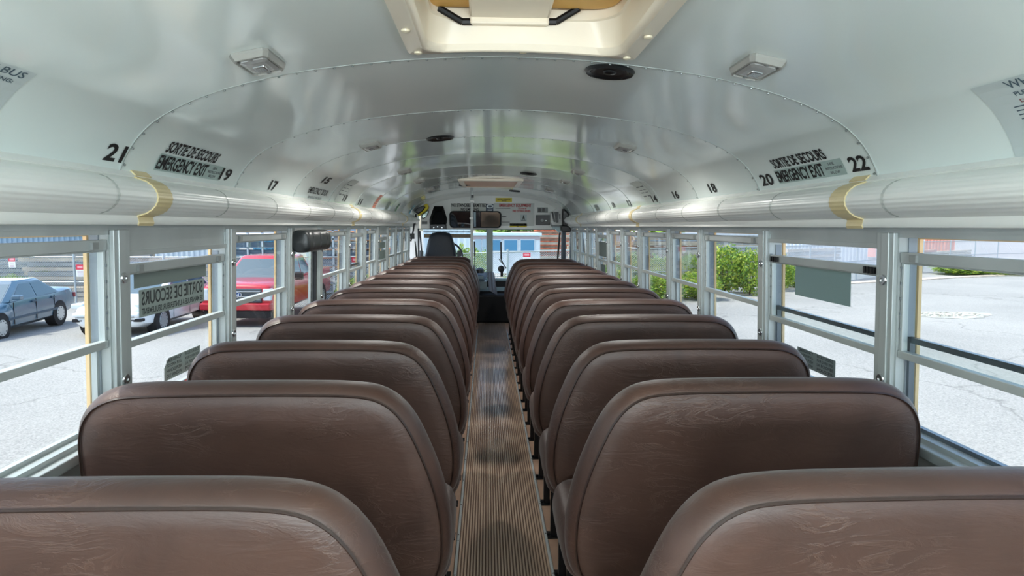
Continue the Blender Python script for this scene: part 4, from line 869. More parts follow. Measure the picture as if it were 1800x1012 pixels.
# dashboard console, towel
dashc = mat('dash_plastic', '#52616a', .4, var=.1)
front_obj('dashboard', 'grey driver dashboard console beside the steering wheel', 'dashboard', [
    ('top_cover', lambda m: m.rings([[FP(800, 492, YF-.25), FP(852, 492, YF-.25), FP(860, 478, YF-.02), FP(795, 476, YF-.02)], [FP(800, 495, YF-.25), FP(851, 495, YF-.25), FP(860, 482, YF-.02), FP(795, 480, YF-.02)]]), dashc, dict(bevel=.01)),
    ('gauge_panel', lambda m: prect(m, 838, 485, 850, 490, YF-.262, .01), mat('dash_light', '#7e939c', .3)), ('side_panel', lambda m: m.box(FP(842, 500).x, FP(856, 500).x, YF-.2, YF-.002, .47, FP(0, 492).z), mat('dash_pale', '#8fa3a9', .4)),
    ('cubby', lambda m: m.box(FP(800, 500).x, FP(842, 500).x, YF-.18, YF-.002, .42, FP(0, 495).z), blackp), ('column_cover', lambda m: m.lathe(FP(843, 477, YF-.15), [(.07, -.02), (.065, .03), (.03, .05), (.001, .055)], 14), blackp, dict(smooth=True))], loc=(FP(830, 490).x, YF-.2, .5))
front_obj('engine_cover', 'black engine cover below the windshield at the end of the aisle', 'cover', [('hump', lambda m: m.box(-.30, FP(889, 500).x+.3, YF-.34, YF-.002, 0, .40), mat('engine_cover', '#0b0c0e', .65), dict(bevel=.03))], loc=(0, YF-.2, 0))
front_obj('steering_wheel', 'black steering wheel ahead of the driver seat', 'wheel', [('rim', lambda m: m.rings([[Vector((-.62, YF-.13, .93))+Matrix.Rotation(math.radians(66), 3, 'X') @ Vector(((.21+.014*math.cos(b))*math.cos(a), (.21+.014*math.cos(b))*math.sin(a), .014*math.sin(b))) for b in [j*math.pi/3 for j in range(6)]] for a in [i*math.pi/14 for i in range(29)]], cap0=False, cap1=False), blackp, dict(smooth=True)),
    ('spoke', lambda m: [m.cyl(Vector((-.62, YF-.13, .93)), Vector((-.62, YF-.13, .93))+Matrix.Rotation(math.radians(66), 3, 'X') @ Vector((.21*math.cos(a), .21*math.sin(a), 0)), .012, 8) for a in (.3, 2.8, 4.7)], blackp), ('column', lambda m: m.cyl((-.62, YF-.13, .93), (-.62, YF-.07, .82), .03, 10), blackp)], loc=(-.62, YF-.3, .5))
def towel():
    rng = random.Random(3); t = MB(); cols = 14; rows = 12; V = []
    for j in range(rows+1):
        v = j/rows
        for i in range(cols+1):
            u = i/cols; xx = 857+u*(12+3*v)+2.5*v; yy = 480+v*(30+9*u) - (1-v)*3*math.sin(u*3.1)
            p = FP(xx, yy, YF-.24+.018*math.sin(u*16+v*2)*(.4+v)-.03*math.sin(v*1.5)); V.append(p)
    n = cols+1; F = [(j*n+i, j*n+i+1, (j+1)*n+i+1, (j+1)*n+i) for j in range(rows) for i in range(cols)]
    t.add(V, F); t.add([v+Vector((0, .008, 0)) for v in V], F)
    m = mat('towel', '#9aa2b0', .9, var=.35, vscale=14, stretch=(1, 1, .2)); tag(t.obj('grey_cloth', m, smooth=True), 'crumpled grey cloth hanging from the dashboard over the engine cover', 'cloth')
towel()
# right front corner: cabinet, holders, speaker-like shapes
front_obj('corner_cabinet', 'white overhead corner cabinet above the entrance', 'cabinet', [('body', lambda m: ppoly(m, [(968, 372), (979, 366), (990, 365), (990, 396), (972, 396), (968, 390)], YF-.16, .16), cove_white, dict(bevel=.005)), ('shelf_lip', lambda m: prect(m, 971, 395, 989, 398, YF-.17, .17), greyp),
    ('slot', lambda m: prect(m, 983, 376, 985, 385, YF-.164, .006), blackp)])
front_obj('document_holder', 'two black upright document holders on the white corner cabinet', 'holder', [('holder', lambda m: ppoly(m, [(969, 372), (972.5, 372), (976, 390), (973.5, 390)], YF-.2, .03), blackp), ('holder', lambda m: ppoly(m, [(975, 372), (982, 372), (981.5, 391), (977.5, 391)], YF-.2, .03), blackp)])
front_obj('black_fan_guard', 'black half-round fan guard in the front corner above the entrance', 'fan', [('guard', lambda m: ppoly(m, [(989, 366), (993, 368), (998, 373), (1002, 380), (1003.5, 387), (1001, 391), (998, 393), (998, 397), (989, 397)], YF-.3, .12), blackp, dict(bevel=.015)), ('base', lambda m: ppoly(m, [(986, 396), (998, 396), (1003, 400), (1005, 405), (1003, 408), (989, 408), (986, 405)], YF-.31, .14), mat('black_base', '#0a0b0d', .4), dict(bevel=.015))])
front_obj('air_duct_bracket', 'pale curved bracket under the corner cabinet at the windshield corner', 'bracket', [('bracket', lambda m: ppoly(m, [(972, 398), (986, 398), (986, 408), (983, 409), (977, 403), (972, 401)], YF-.1, .1), mat('bracket_pale', '#b8cfd2', .4))])
# rear wall (behind the photographer): posts and two big rear windows
c = empty('wall_back', kind='structure'); c['label'] = 'rear wall with wide windows behind the camera'
mb = MB(); mb.box(-1.2, 1.2, YB-.05, YB, 0, .80); mb.box(-1.2, 1.2, YB-.05, YB, 1.42, 1.52); mb.box(-1.2, -1.08, YB-.05, YB, .8, 1.42); mb.box(1.08, 1.2, YB-.05, YB, .8, 1.42); mb.box(-.4, -.34, YB-.05, YB, .8, 1.42); mb.box(.34, .4, YB-.05, YB, .8, 1.42)
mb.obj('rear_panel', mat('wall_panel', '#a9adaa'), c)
mb = MB(); mb.prism([Vector((x, YB-.05, z)) for x, z in [(-x, z) for x, z in PROF[::-1]][:-1]+PROF], (0, .05, 0)); mb.obj('rear_header', mat('wall_panel', '#a9adaa'), c)



# ---------------------------------------------------------------- outside
def gnd_px(x, y):
    """pixel -> point on the lot"""
    d = ray(x, y); 
    for k in range(1, 3000):
        Yv = k*.03; q = d*Yv/d[1]; X, Z = q[0]+CAMX, q[2]+CAMZ
        if Z <= gz(X, Yv): return Vector((X, Yv, gz(X, Yv)))
    return Vector((X, Yv, gz(X, Yv)))
FENCE = [(-44, 21.5), (-15, 23.5), (7.0, 24.0), (12.5, 26.5), (23, 35), (34, 41), (60, 50)]
def fence():
    post_m = galv; bays = []
    tot = 0; n_ = 0
    for (a, b) in zip(FENCE[:-1], FENCE[1:]):
        A, B = Vector(a), Vector(b); L = (B-A).length; k = max(1, round(L/3.0)); bays += [(A.lerp(B, i/k), A.lerp(B, (i+1)/k)) for i in range(k)]
    t = empty('chain_link_fence', (0, 24, gz(0, 24))); tag(t, 'long grey chain-link fence around the edge of the lot', 'fence'); inv = Matrix.Translation(-t.location)
    me = None; HT = 1.85
    pm = MB(); pm.cyl((0, 0, 0), (0, 0, HT+.12), .035, 8); pmesh = pm.mesh('fence_post', post_m, True)
    wires = MB(); n = 36; step = 3.0/n; r = .0065
    for s in (1, -1):
        for i in range(-int(HT/step)-1, n+1):
            x0 = i*step; p = [(x0+ (HT*t_ if s > 0 else HT*(1-t_)), HT*t_) for t_ in (0, 1)]
            (xa, za), (xb, zb_) = p
            # clip to 0..3
            def clip(xa, za, xb, zb_):
                if xa == xb: return None
                lo, hi = 0, 3.0; ts = [0, 1]; dx = xb-xa
                t0, t1 = sorted(((lo-xa)/dx, (hi-xa)/dx)); t0 = max(0, t0); t1 = min(1, t1)
                if t1 <= t0: return None
                return xa+dx*t0, za+(zb_-za)*t0, xa+dx*t1, za+(zb_-za)*t1
            c_ = clip(xa, za, xb, zb_)
            if c_: wires.cyl((c_[0], 0, c_[1]), (c_[2], .0, c_[3]), r, 3, cap=False)
    wmesh = wires.mesh('wire_netting', galv)
    rail = MB(); rail.cyl((0, 0, HT), (3, 0, HT), .022, 6); rmesh = rail.mesh('top_rail', galv, True)
    rail = MB(); rail.cyl((0, 0, .95), (3, 0, .95), .018, 6); rm2 = rail.mesh('mid_rail', galv, True)
    for A, B in bays:
        za, zb_ = gz(A.x, A.y), gz(B.x, B.y); d = B-A; ang = math.atan2(d.y, d.x); sl = math.atan2(zb_-za, d.length)
        M = Matrix.Translation((A.x, A.y, za)) @ Matrix.Rotation(ang, 4, 'Z') @ Matrix.Rotation(-sl, 4, 'Y') @ Matrix.Diagonal((d.length/3.0, 1, 1, 1))
        for nm, m_, st in (('wire_netting', wmesh, True), ('top_rail', rmesh, False), ('mid_rail', rm2, False)):
            o = bpy.data.objects.new(nm, m_); COL.objects.link(o); o.parent = t; o.matrix_local = inv @ M
            if st: o['kind'] = 'stuff'
        o = bpy.data.objects.new('fence_post', pmesh); COL.objects.link(o); o.parent = t; o.matrix_local = inv @ Matrix.Translation((A.x, A.y, za))
fence()
def fence_at(px):
    """point on the fence line seen at pixel column px"""
    for (a, b) in zip(FENCE[:-1], FENCE[1:]):
        for k in range(200):
            t = k/200; x = a[0]+(b[0]-a[0])*t; y = a[1]+(b[1]-a[1])*t; sx = VPX+FPX*(x-CAMX)/y*1.0
            if sx >= px: return Vector((x, y, gz(x, y)))
def notice(px, yt, yb, w_px, lab):
    p = fence_at(px); Y = p.y-.06; a = atY(px-w_px/2, yt, Y); b = atY(px+w_px/2, yb, Y); mb = MB(); h = a.z-b.z
    mb.box(a.x, b.x, Y, Y+.006, b.z, a.z, 0); mb.box(a.x, b.x, Y-.003, Y, a.z-h*.42, a.z, 1); mb.box(a.x+(b.x-a.x)*.18, b.x-(b.x-a.x)*.18, Y-.005, Y-.003, a.z-h*.3, a.z-h*.1, 2)
    for k in range(4): mb.box(a.x+(b.x-a.x)*.15, a.x+(b.x-a.x)*.85, Y-.005, Y-.003, b.z+h*(.06+.12*k), b.z+h*(.10+.12*k), 3)
    tag(mb.obj('notice_sign', [mat('sign_white', '#eef0f0', .5), mat('sign_red', '#d8324a', .5), mat('sign_pink', '#f0a0a8', .5), mat('sign_lines', '#c4a0a6', .6)]), lab, 'sign', 'red and white notices on the fence')
for a in ((141, 465, 486, 16, 'red and white notice on the fence behind the dark blue car'), (21, 452, 470, 13, 'red and white notice high on the fence above the dark blue car'), (305, 459, 470, 14, 'notice peeking above the blank grey window plate'), (625, 452, 473, 14, 'red and white notice on the fence before the racked goods, past the side door'), (926, 444, 462, 13, 'red and white notice on the fence ahead, through the windshield')): notice(*a)

# vehicles ---------------------------------------------------------
tyre = mat('tyre', '#1b1c1e', .8); hub = mat('hubcap', '#c6cacb', .35, .6); darkglass = mat('car_glass', '#3d5a68', .06, spec=.8); chrome = mat('chrome', '#c8ccce', .15, .9); lampm = mat('headlamp', '#d6dde0', .12); arch_m = mat('wheel_arch', '#15171a', .8)
def vehicle(name, label, cat, P0, heading, L, Wd, body, cabin, zr, wb, wheel_r, paint, extra=None, clear=.18, frontface=True):
    """body: list of (u, z_top, half-width factor) from nose to tail; cabin: ((u_base0, u_top0, u_top1, u_base1), z_base, z_top, inset_top); local x = from nose back, y = side, z up"""
    t = empty(name, P0, heading); tag(t, label, cat); hw = Wd/2
    zc = wheel_r
    body = [tuple(.5*((2*b)+(-a+c_)*t_+(2*a-5*b+4*c_-d_)*t_*t_+(-a+3*b-3*c_+d_)*t_**3) for a, b, c_, d_ in zip(body[max(0, i-1)], body[i], body[i+1], body[min(len(body)-1, i+2)])) for i in range(len(body)-1) for t_ in (0, .33, .67)]+[body[-1]]
    rings = []
    for u, ztop, f, zbot in body:
        h = hw*f; prof = [(-h*.80, zbot), (-h*.97, zbot+.10), (-h, zbot+(ztop-zbot)*.45), (-h*.985, zbot+(ztop-zbot)*.72), (-h*.93, ztop-.05), (-h*.84, ztop), (-h*.4, ztop+.025), (0, ztop+.03)]
        prof = prof+[(-x, z) for x, z in prof[::-1][1:]]
        rings.append([Vector((u, x, z)) for x, z in prof])
    mb = MB(); mb.rings(rings); b = mb.obj('body', paint, t, smooth=38)
    (u0, u1, u2, u3), zb_, zt_, ins = cabin
    def sec(u, z, w_): return [Vector((u, -w_, z)), Vector((u, w_, z))]
    wb_, wt = hw*.93, hw*.93-ins
    base = [Vector((u0, -wb_*.9, zb_)), Vector((u0, wb_*.9, zb_)), Vector((u3, wb_*.9, zb_)), Vector((u3, -wb_*.9, zb_))]
    mb = MB()
    def quadring(z, f):   # f 0 base 1 top
        a, c_ = u0+(u1-u0)*f, u3+(u2-u3)*f; w1 = wb_+(wt-wb_)*f; return [Vector((a, -w1*.88, z)), Vector((a+.12, -w1, z)), Vector((c_-.15, -w1, z)), Vector((c_, -w1*.88, z)), Vector((c_, w1*.88, z)), Vector((c_-.15, w1, z)), Vector((a+.12, w1, z)), Vector((a, w1*.88, z))]
    mb.rings([quadring(zb_, 0), quadring(zt_-.05, .96), [Vector((v.x+(.06 if v.x < (u1+u2)/2 else -.06), v.y*.93, zt_)) for v in quadring(zt_, 1)]]); cb = mb.obj('roof', paint, t, smooth=25)
    # side windows: split at the B pillar
    def side_pt(f, g, s):  # f along 0..1, g up 0..1
        a, c_ = u0+(u1-u0)*g+.13, u3+(u2-u3)*g-.16; w1 = wb_+(wt-wb_)*g; return Vector((a+(c_-a)*f, s*(w1+.012), zb_+(zt_-.05-zb_)*g))
    cuts = [(.04, .48), (.52, .96)] if cat != 'pickup' else [(.05, .5), (.54, .95)]
    for s in (-1, 1):
        for f0, f1 in cuts:
            mb = MB(); q = [side_pt(f0, .08, s), side_pt(f1, .08, s), side_pt(f1 if f1 < .9 else f1-.0, .90, s), side_pt(f0, .90, s)]; mb.prism(q, (0, -s*.02, 0)); mb.obj('side_window', darkglass, t)
    for (ua, ub, nm) in ((u0, u1, 'windshield'), (u3, u2, 'rear_window')):
        sg = -1 if nm == 'windshield' else 1
        def fp(v, g): w1 = (wb_+(wt-wb_)*g)*.86; return Vector((ua+(ub-ua)*g*.96+sg*.012, v*w1, zb_+(zt_-.05-zb_)*g))
        mb = MB(); mb.prism([fp(-1, .04), fp(1, .04), fp(1, .93), fp(-1, .93)], (-sg*.02, 0, 0)); mb.obj(nm, darkglass, t)
    for wu in (wb[0], wb[1]):
        for s in (-1, 1):
            mb = MB(); mb.cyl((wu, s*(hw-.25), wheel_r+.01), (wu, s*(hw+.003), wheel_r+.01), wheel_r*1.14, 28); mb.obj('wheel_arch', arch_m, t)
            mb = MB(); mb.lathe((wu, s*(hw-.21), wheel_r), [(wheel_r*.7, 0), (wheel_r*.96, .01), (wheel_r, .05), (wheel_r, .17), (wheel_r*.95, .215), (wheel_r*.68, .222)], 28, (0, s, 0)); w_ = mb.obj('wheel', tyre, t, smooth=35)
            mb = MB(); mb.lathe((wu, s*(hw+.010), wheel_r), [(wheel_r*.66, -.01), (wheel_r*.64, .008), (wheel_r*.55, .004), (wheel_r*.25, .018), (.001, .02)], 24, (0, s, 0)); hb = mb.obj('hubcap', hub, w_, smooth=30)
            mb = MB()
            for k in range(10):
                a = 2*math.pi*k/10; c_ = Vector((wu+wheel_r*.53*math.cos(a), s*(hw+.016), wheel_r+wheel_r*.53*math.sin(a))); mb.cyl(c_, c_+Vector((0, s*.006, 0)), wheel_r*.05, 6)
            mb.obj('hub_vent', arch_m, w_, kind='stuff')
    if extra: extra(t, hw)
    return t
def hexblock(t, name, m, x0, x1, y0, y1, z0, z1, bevel=.01, **k): mb = MB(); mb.box(x0, x1, y0, y1, z0, z1); return mb.obj(name, m, t, bevel=bevel, **k)
blue_paint = mat('car_blue', '#3f5f73', .25, coat=.8); white_paint2 = mat('car_white', '#eceef0', .25, coat=.8); red_paint = mat('truck_red', '#c8202f', .22, coat=.8)
def sedan_extra(t, hw):
    for s in (-1, 1):
        hexblock(t, 'door_mirror', blue_paint, 1.42, 1.60, s*(hw-.03) if s > 0 else -hw-.17, s*(hw-.03)+.2 if s > 0 else -hw+.03, .92, 1.04, .03)
        hexblock(t, 'headlamp', lampm, .03, .16, s*hw*.62-.2, s*hw*.62+.2, .58, .70, .02); hexblock(t, 'side_moulding', mat('moulding', '#31495a', .5), 1.2, 3.5, s*(hw+.0)-.012, s*(hw+.0)+.012, .44, .50, .005)
        for u in (1.55, 2.5): hexblock(t, 'door_handle', mat('moulding', '#31495a', .5), u+.72, u+.9, s*(hw-.01)-.02, s*(hw-.01)+.02, .78, .82, .005)
        for u in (1.45, 2.45, 3.35):
            hexblock(t, 'door_gap', arch_m, u, u+.012, s*(hw-.004)-.008, s*(hw-.004)+.008, .32, .86, 0)
        hexblock(t, 'tail_lamp', mat('tail_lamp', '#8b2b30', .3), 4.60, 4.70, s*hw*.7-.2, s*hw*.7+.2, .66, .80, .02)
    hexblock(t, 'front_bumper', blue_paint, -.06, .1, -hw*.86, hw*.86, .30, .52, .05); hexblock(t, 'grille', arch_m, -.012, .1, -.3, .3, .58, .68, .01)
a, b = Vector((-11.75, 15.55)), Vector((-12.15, 18.4)); g0 = gz(-12, 17)
hd = math.atan2(b.y-a.y, b.x-a.x)
def at_car(wheel, side_off, fwd):   # nose position from the front wheel's contact point (visible +local-left side)
    d = Vector((math.cos(hd), math.sin(hd))); nrm = Vector((-d.y, d.x)); return Vector((wheel.x, wheel.y))-d*fwd+nrm*side_off
P = at_car(a, .86, .92)
vehicle('sedan_car', 'dark blue four-door sedan with silver hubcaps parked before the fence', 'car', (P.x, P.y, g0), hd, 4.7, 1.76,
        [(0.0, .62, .80, .34), (.10, .70, .88, .26), (.45, .78, .96, .22), (1.2, .86, 1, .20), (1.6, .92, 1, .20), (3.6, .95, 1, .20), (4.2, .97, .97, .24), (4.62, .95, .90, .30), (4.72, .80, .86, .36)], ((1.25, 2.0, 3.15, 3.95), .88, 1.36, .16), None, (.92, 3.62), .31, blue_paint, sedan_extra)
def suv_extra(t, hw):
    for s in (-1, 1):
        hexblock(t, 'headlamp', lampm, .10, .42, s*hw*.80-.14, s*hw*.80+.14, .74, .86, .03); hexblock(t, 'door_mirror', white_paint2, 1.5, 1.68, s*(hw+.06)-.1, s*(hw+.06)+.1, 1.02, 1.15, .03)
        hexblock(t, 'fog_slot', arch_m, .0, .2, s*hw*.74-.13, s*hw*.74+.13, .42, .50, .02)
        for u in (1.5, 2.5, 3.4): hexblock(t, 'door_gap', greyp, u, u+.012, s*(hw-.004)-.008, s*(hw-.004)+.008, .34, .96, 0)
    hexblock(t, 'lower_grille', arch_m, -.03, .15, -.5, .5, .34, .52, .02); hexblock(t, 'bumper', white_paint2, -.05, .15, -hw*.84, hw*.84, .54, .66, .05); hexblock(t, 'grey_bumper_strip', greyp, -.06, .12, -.66, .66, .53, .57, .01)
vehicle('white_car', 'white hatchback with rounded nose parked between the dark blue sedan and the red pickup', 'car', (-9.35, 15.7, gz(-9, 17)), math.radians(92), 4.4, 1.86,
        [(0.0, .70, .72, .36), (.12, .80, .86, .28), (.5, .90, .96, .24), (1.2, .99, 1, .22), (3.7, 1.02, 1, .22), (4.2, 1.0, .95, .28), (4.38, .85, .88, .36)], ((1.05, 1.95, 3.7, 4.25), .98, 1.56, .17), None, (.88, 3.55), .34, white_paint2, suv_extra)
def truck_extra(t, hw):
    dk = mat('grille_dark', '#4d555c', .35, .6); hexblock(t, 'grille', dk, -.05, .12, -.72, .72, .72, 1.12, .03)
    for k, z in enumerate((.80, .89, 1.03)): hexblock(t, 'grille_bar', chrome, -.07, .0, -.70, .70, z, z+.022, .005)
    for s in (-1, 1):
        hexblock(t, 'headlamp', lampm, -.03, .2, s*.86-.11, s*.86+.11, .78, 1.12, .03); hexblock(t, 'tow_hook', blackp, -.06, .05, s*.45-.05, s*.45+.05, .50, .58, .02)
        hexblock(t, 'door_mirror', blackp, 1.75, 1.92, s*(hw+.14)-.12, s*(hw+.14)+.12, 1.22, 1.46, .04)
        hexblock(t, 'bed_side', red_paint, 4.0, 5.7, s*(hw-.06)-.05, s*(hw-.06)+.05, 1.0, 1.35, .03)
    hexblock(t, 'front_bumper', mat('bumper_red', '#b92431', .3), -.12, .15, -hw*.96, hw*.96, .52, .72, .04); hexblock(t, 'lower_valance', arch_m, -.08, .2, -hw*.88, hw*.88, .30, .52, .03)
    mb = MB(); mb.prism([Vector((-.085, .20*math.cos(q), .96+.082*math.sin(q))) for q in [i*math.pi/14 for i in range(28)]], (.03, 0, 0)); e = mb.obj('oval_badge', chrome, t)
    mb = MB(); mb.prism([Vector((-.092, .178*math.cos(q), .96+.066*math.sin(q))) for q in [i*math.pi/14 for i in range(28)]], (.01, 0, 0)); mb.obj('badge_field', mat('badge_blue', '#1c3f73', .3), e)
    mb = MB(); put_text(mb, 'Ford', .12, -.12, .915, 1.0, lambda u, v: Vector((-.095, u, v)), 0, .01); mb.obj('badge_lettering', mat('badge_white', '#e6ebee', .4), e)
vehicle('red_pickup', 'red pickup truck with oval badge facing the bus', 'pickup', (-7.0, 17.7, gz(-7, 19)), math.radians(88), 5.8, 2.03,
        [(0.0, 1.12, .90, .50), (.08, 1.20, .96, .44), (.5, 1.26, 1, .40), (1.55, 1.30, 1, .40), (3.9, 1.32, 1, .40), (4.0, 1.30, 1, .40), (5.75, 1.30, .98, .42)], ((1.35, 2.15, 3.6, 3.95), 1.28, 1.93, .20), None, (1.0, 4.65), .40, red_paint, truck_extra)

# vegetation -------------------------------------------------------
def leaf_cloud(n, size, shape, seed, mats=leafm):
    rg = np.random.RandomState(seed); mb_v = []; fs = []; mi = []
    P = []
    while len(P) < n:
        q = rg.uniform(-1, 1, 3); r2 = (q**2).sum()
        if r2 > 1 or (r2 < .35 and rg.rand() < .7): continue
        lump = .82+.18*math.sin(q[0]*7+seed)*math.cos(q[1]*6+q[2]*5)
        P.append(q*lump)
    P = np.array(P)*np.array(shape)
    a = rg.normal(size=(n, 3)); a /= np.linalg.norm(a, axis=1)[:, None]; b = np.cross(a, rg.normal(size=(n, 3))); b /= np.linalg.norm(b, axis=1)[:, None]
    s = size*rg.uniform(.6, 1.3, (n, 1)); a = a*s; b = b*s*.55
    V = np.stack([P-a, P+b*.9, P+a, P-b*.9], 1).reshape(-1, 3); F = np.arange(4*n).reshape(-1, 4)
    me = bpy.data.meshes.new('foliage'); me.from_pydata(V.tolist(), [], F.tolist())
    for m_ in mats: me.materials.append(m_)
    me.polygons.foreach_set('material_index', rg.randint(0, len(mats), n)); return me
BUSH = [leaf_cloud(3600, .055, (.85, .85, .95), 11+i) for i in range(3)]
STEM = MB()
for k in range(9): a = k*.7; STEM.cyl((0, 0, 0), (.45*math.cos(a), .45*math.sin(a), .95+.1*math.sin(k*3)), .012, 5, r2=.004)
STEMM = STEM.mesh('stem', bark)
def bush(x, y, h, w_, label, group=None, k=[0]):
    k[0] += 1; t = empty('bush', (x, y, gz(x, y)), k[0]*1.3); tag(t, label, 'bush', group)
    f = bpy.data.objects.new('foliage', BUSH[k[0] % 3]); COL.objects.link(f); f.parent = t; f.location = (0, 0, h*.47); f.scale = (w_/1.6, w_/1.7, h/1.8); f['kind'] = 'stuff'
    s = bpy.data.objects.new('stem', STEMM); COL.objects.link(s); s.parent = t; s.scale = (w_/1.7, w_/1.7, h/1.2); s['kind'] = 'stuff'
    return t
def bush_px(px, ybase, ytop, wpx, label, group=None, off=0):
    p = gnd_px(px, ybase); h = (ybase-ytop)*p.y/FPX; bush(p.x, p.y+off, h, wpx*p.y/FPX, label, group)
bush_px(1272, 517, 420, 90, 'big yellow-green bush at the lot edge, seen beside the emergency window')
bush_px(1318, 519, 428, 70, 'yellow-green bush with sparse top just before the emergency window pillar')
bush_px(1212, 516, 437, 70, 'medium leafy bush before the fence, fourth window from the rear on the door side')
bush_px(1158, 515, 440, 66, 'thin mixed leafy bush with reddish stems before the fence')
bush_px(1112, 512, 436, 50, 'pale green bush before the fence further toward the entrance')
bush_px(1083, 508, 436, 34, 'narrow leafy bush before the fence near the sixth door-side window')
bush_px(1370, 511, 440, 60, 'green bush behind the chain-link just past the emergency window pillar')
bush_px(1400, 507, 462, 60, 'low green bush behind the grey-green plate')
bush_px(1740, 482, 470, 130, 'long low dark green hedge-like bush at the far lot edge', off=.3)
bush_px(1700, 484, 462, 110, 'low leafy bush at the far lot edge beside scrap', off=.5)
bush_px(1800, 480, 466, 110, 'low dark bush at the far lot edge near the window edge', off=.3)
bush_px(78, 520, 462, 30, 'small yellow-green bush climbing the fence behind the dark blue car')
bush_px(22, 520, 480, 60, 'low weedy bush behind the roof of the dark blue car')
bush_px(120, 522, 492, 70, 'low weedy bush behind the boot of the dark blue car')
bush_px(160, 522, 490, 50, 'small weedy bush between the dark blue car and the white car')
bush_px(590, 526, 470, 50, 'leafy bush at the fence just past the side door')
bush_px(650, 520, 480, 34, 'small leafy bush at the fence past the red notice')
bush_px(683, 516, 452, 26, 'narrow leafy bush at the fence near the front windows')
bush_px(843, 520, 430, 44, 'yellow-green bush seen through the windshield beside the pole')
bush_px(813, 520, 422, 44, 'leafy bush seen through the windshield behind the driver seat')
bush_px(893, 520, 478, 30, 'small bush seen through the windshield above the fan')
for i, x in enumerate((-4.5, -3.4, -2.2, .6, 2.4, 4.1, 5.8, 7.6)):
    bush(x, 22.6+.3*math.sin(i*2), 1.25+.25*math.sin(i*1.7), 2.1, ['low weedy bush at the front fence, ' + w_ for w_ in ('behind the driver', 'at the driver side wiper', 'in line with the sun visor', 'in line with the wiper and fan', 'under the trailer windows', 'under the red notice', 'beyond the door half of the windshield', 'outside the entrance door')][i])
# trees far ahead, reflected in the ceiling
CROWN = [leaf_cloud(5200, .34, (3.6, 3.6, 5.2), 41+i, [mat('tree_leaf_a', '#7ea23e', .6, var=.3, vscale=1), mat('tree_leaf_b', '#93b04a', .6, var=.3, vscale=1)]) for i in range(2)]
TR = MB(); TR.cyl((0, 0, 0), (0, 0, 6), .28, 9, r2=.16); TR.cyl((0, 0, 3.5), (1.6, .3, 7.5), .13, 7, r2=.05); TR.cyl((0, 0, 4), (-1.5, -.3, 8), .12, 7, r2=.05); TRM = TR.mesh('trunk', bark, True)
for i, (x, y, s, l) in enumerate(((-9, 50, .85, 'light green tree beyond the fence behind the driver seat'), (1.5, 52, .85, 'light green tree showing over the trailer roof'), (17, 62, 1.0, 'green tree far beyond the fence past the orange container'))):
    t = empty('tree', (x, y, gz(x, y)), i*1.1); tag(t, l, 'tree', 'trees far beyond the fence')
    for nm, me, z in (('crown', CROWN[i % 2], 5.4*s), ('trunk', TRM, 0)):
        o = bpy.data.objects.new(nm, me); COL.objects.link(o); o.parent = t; o.location = (0, 0, z); o.scale = (s, s, s)
        if nm == 'crown': o['kind'] = 'stuff'

# goods behind the fence -------------------------------------------
def lumber(px, Y, n_rows, n_cols, L, lab, woods=(wood_grey,), h=.16, w_=.22, ang=0, zoff=0, name='lumber_stack'):
    x = CAMX+(px-VPX)*Y/FPX; t = empty(name, (x, Y, gz(x, Y)+zoff), ang); tag(t, lab, 'lumber'); 
    ms = [MB().box(-L/2, L/2, -w_/2+.008, w_/2-.008, .006, h-.006).mesh('beam', m_) for m_ in woods]
    for r in range(n_rows):
        for c_ in range(n_cols):
            o = bpy.data.objects.new('beam', ms[(r*3+c_) % len(ms)]); COL.objects.link(o); o.parent = t; o.location = (R.uniform(-.25, .25), c_*w_, r*(h+.03)+.1)
    for u in (-L*.35, L*.35): mb = MB(); mb.box(u-.05, u+.05, -w_/2, n_cols*w_, 0, .1); mb.obj('bearer', wood_grey2, t)
lumber(175, 26.5, 11, 2, 5.2, 'high stack of weathered grey beams behind the fence, beyond the dark blue car', (wood_grey, wood_grey2))
lumber(90, 25.2, 3, 2, 5.0, 'low stack of pale weathered planks behind the sedan roof', (wood_grey,), ang=.05)
lumber(300, 26.5, 9, 2, 6, 'stack of pale beams behind the fence above the white car', (wood_grey, wood_grey2))
lumber(20, 30, 9, 2, 6, 'dark stack of beams beyond the fence at the rear-most window', (wood_grey2,))
lumber(720, 29, 8, 2, 3, 'stack of weathered beams near the front corner of the bus', (wood_grey, wood_grey2))
lumber(972, 34.5, 13, 2, 5, 'tangle of brown timber beams under the orange container', (mat('brown_timber', '#8a6a55', .8, var=.3, vscale=5), wood_grey), ang=.12)
lumber(1440, 37, 7, 2, 6, 'pale beam stack behind the fence beyond the grey-green plate', (wood_grey, wood_grey2), ang=.6)
lumber(1230, 31, 11, 2, 7, 'grey beam stack behind the leafy bushes on the door side', (wood_grey, wood_grey2), ang=.2)
lumber(1120, 29, 10, 2, 6, 'brownish beam stack behind the fence toward the entrance', (mat('brown_timber', '#8a6a55'), wood_grey), ang=.1)
lumber(1620, 44, 5, 2, 9, 'rust brown and white scrap timber at the far lot edge', (mat('rusty', '#b06a52', .8, var=.3), wood_grey), ang=.6)
lumber(1690, 49, 4, 2, 9, 'low grey scrap timber at the far lot edge behind the hedge', (wood_grey,), ang=.6)
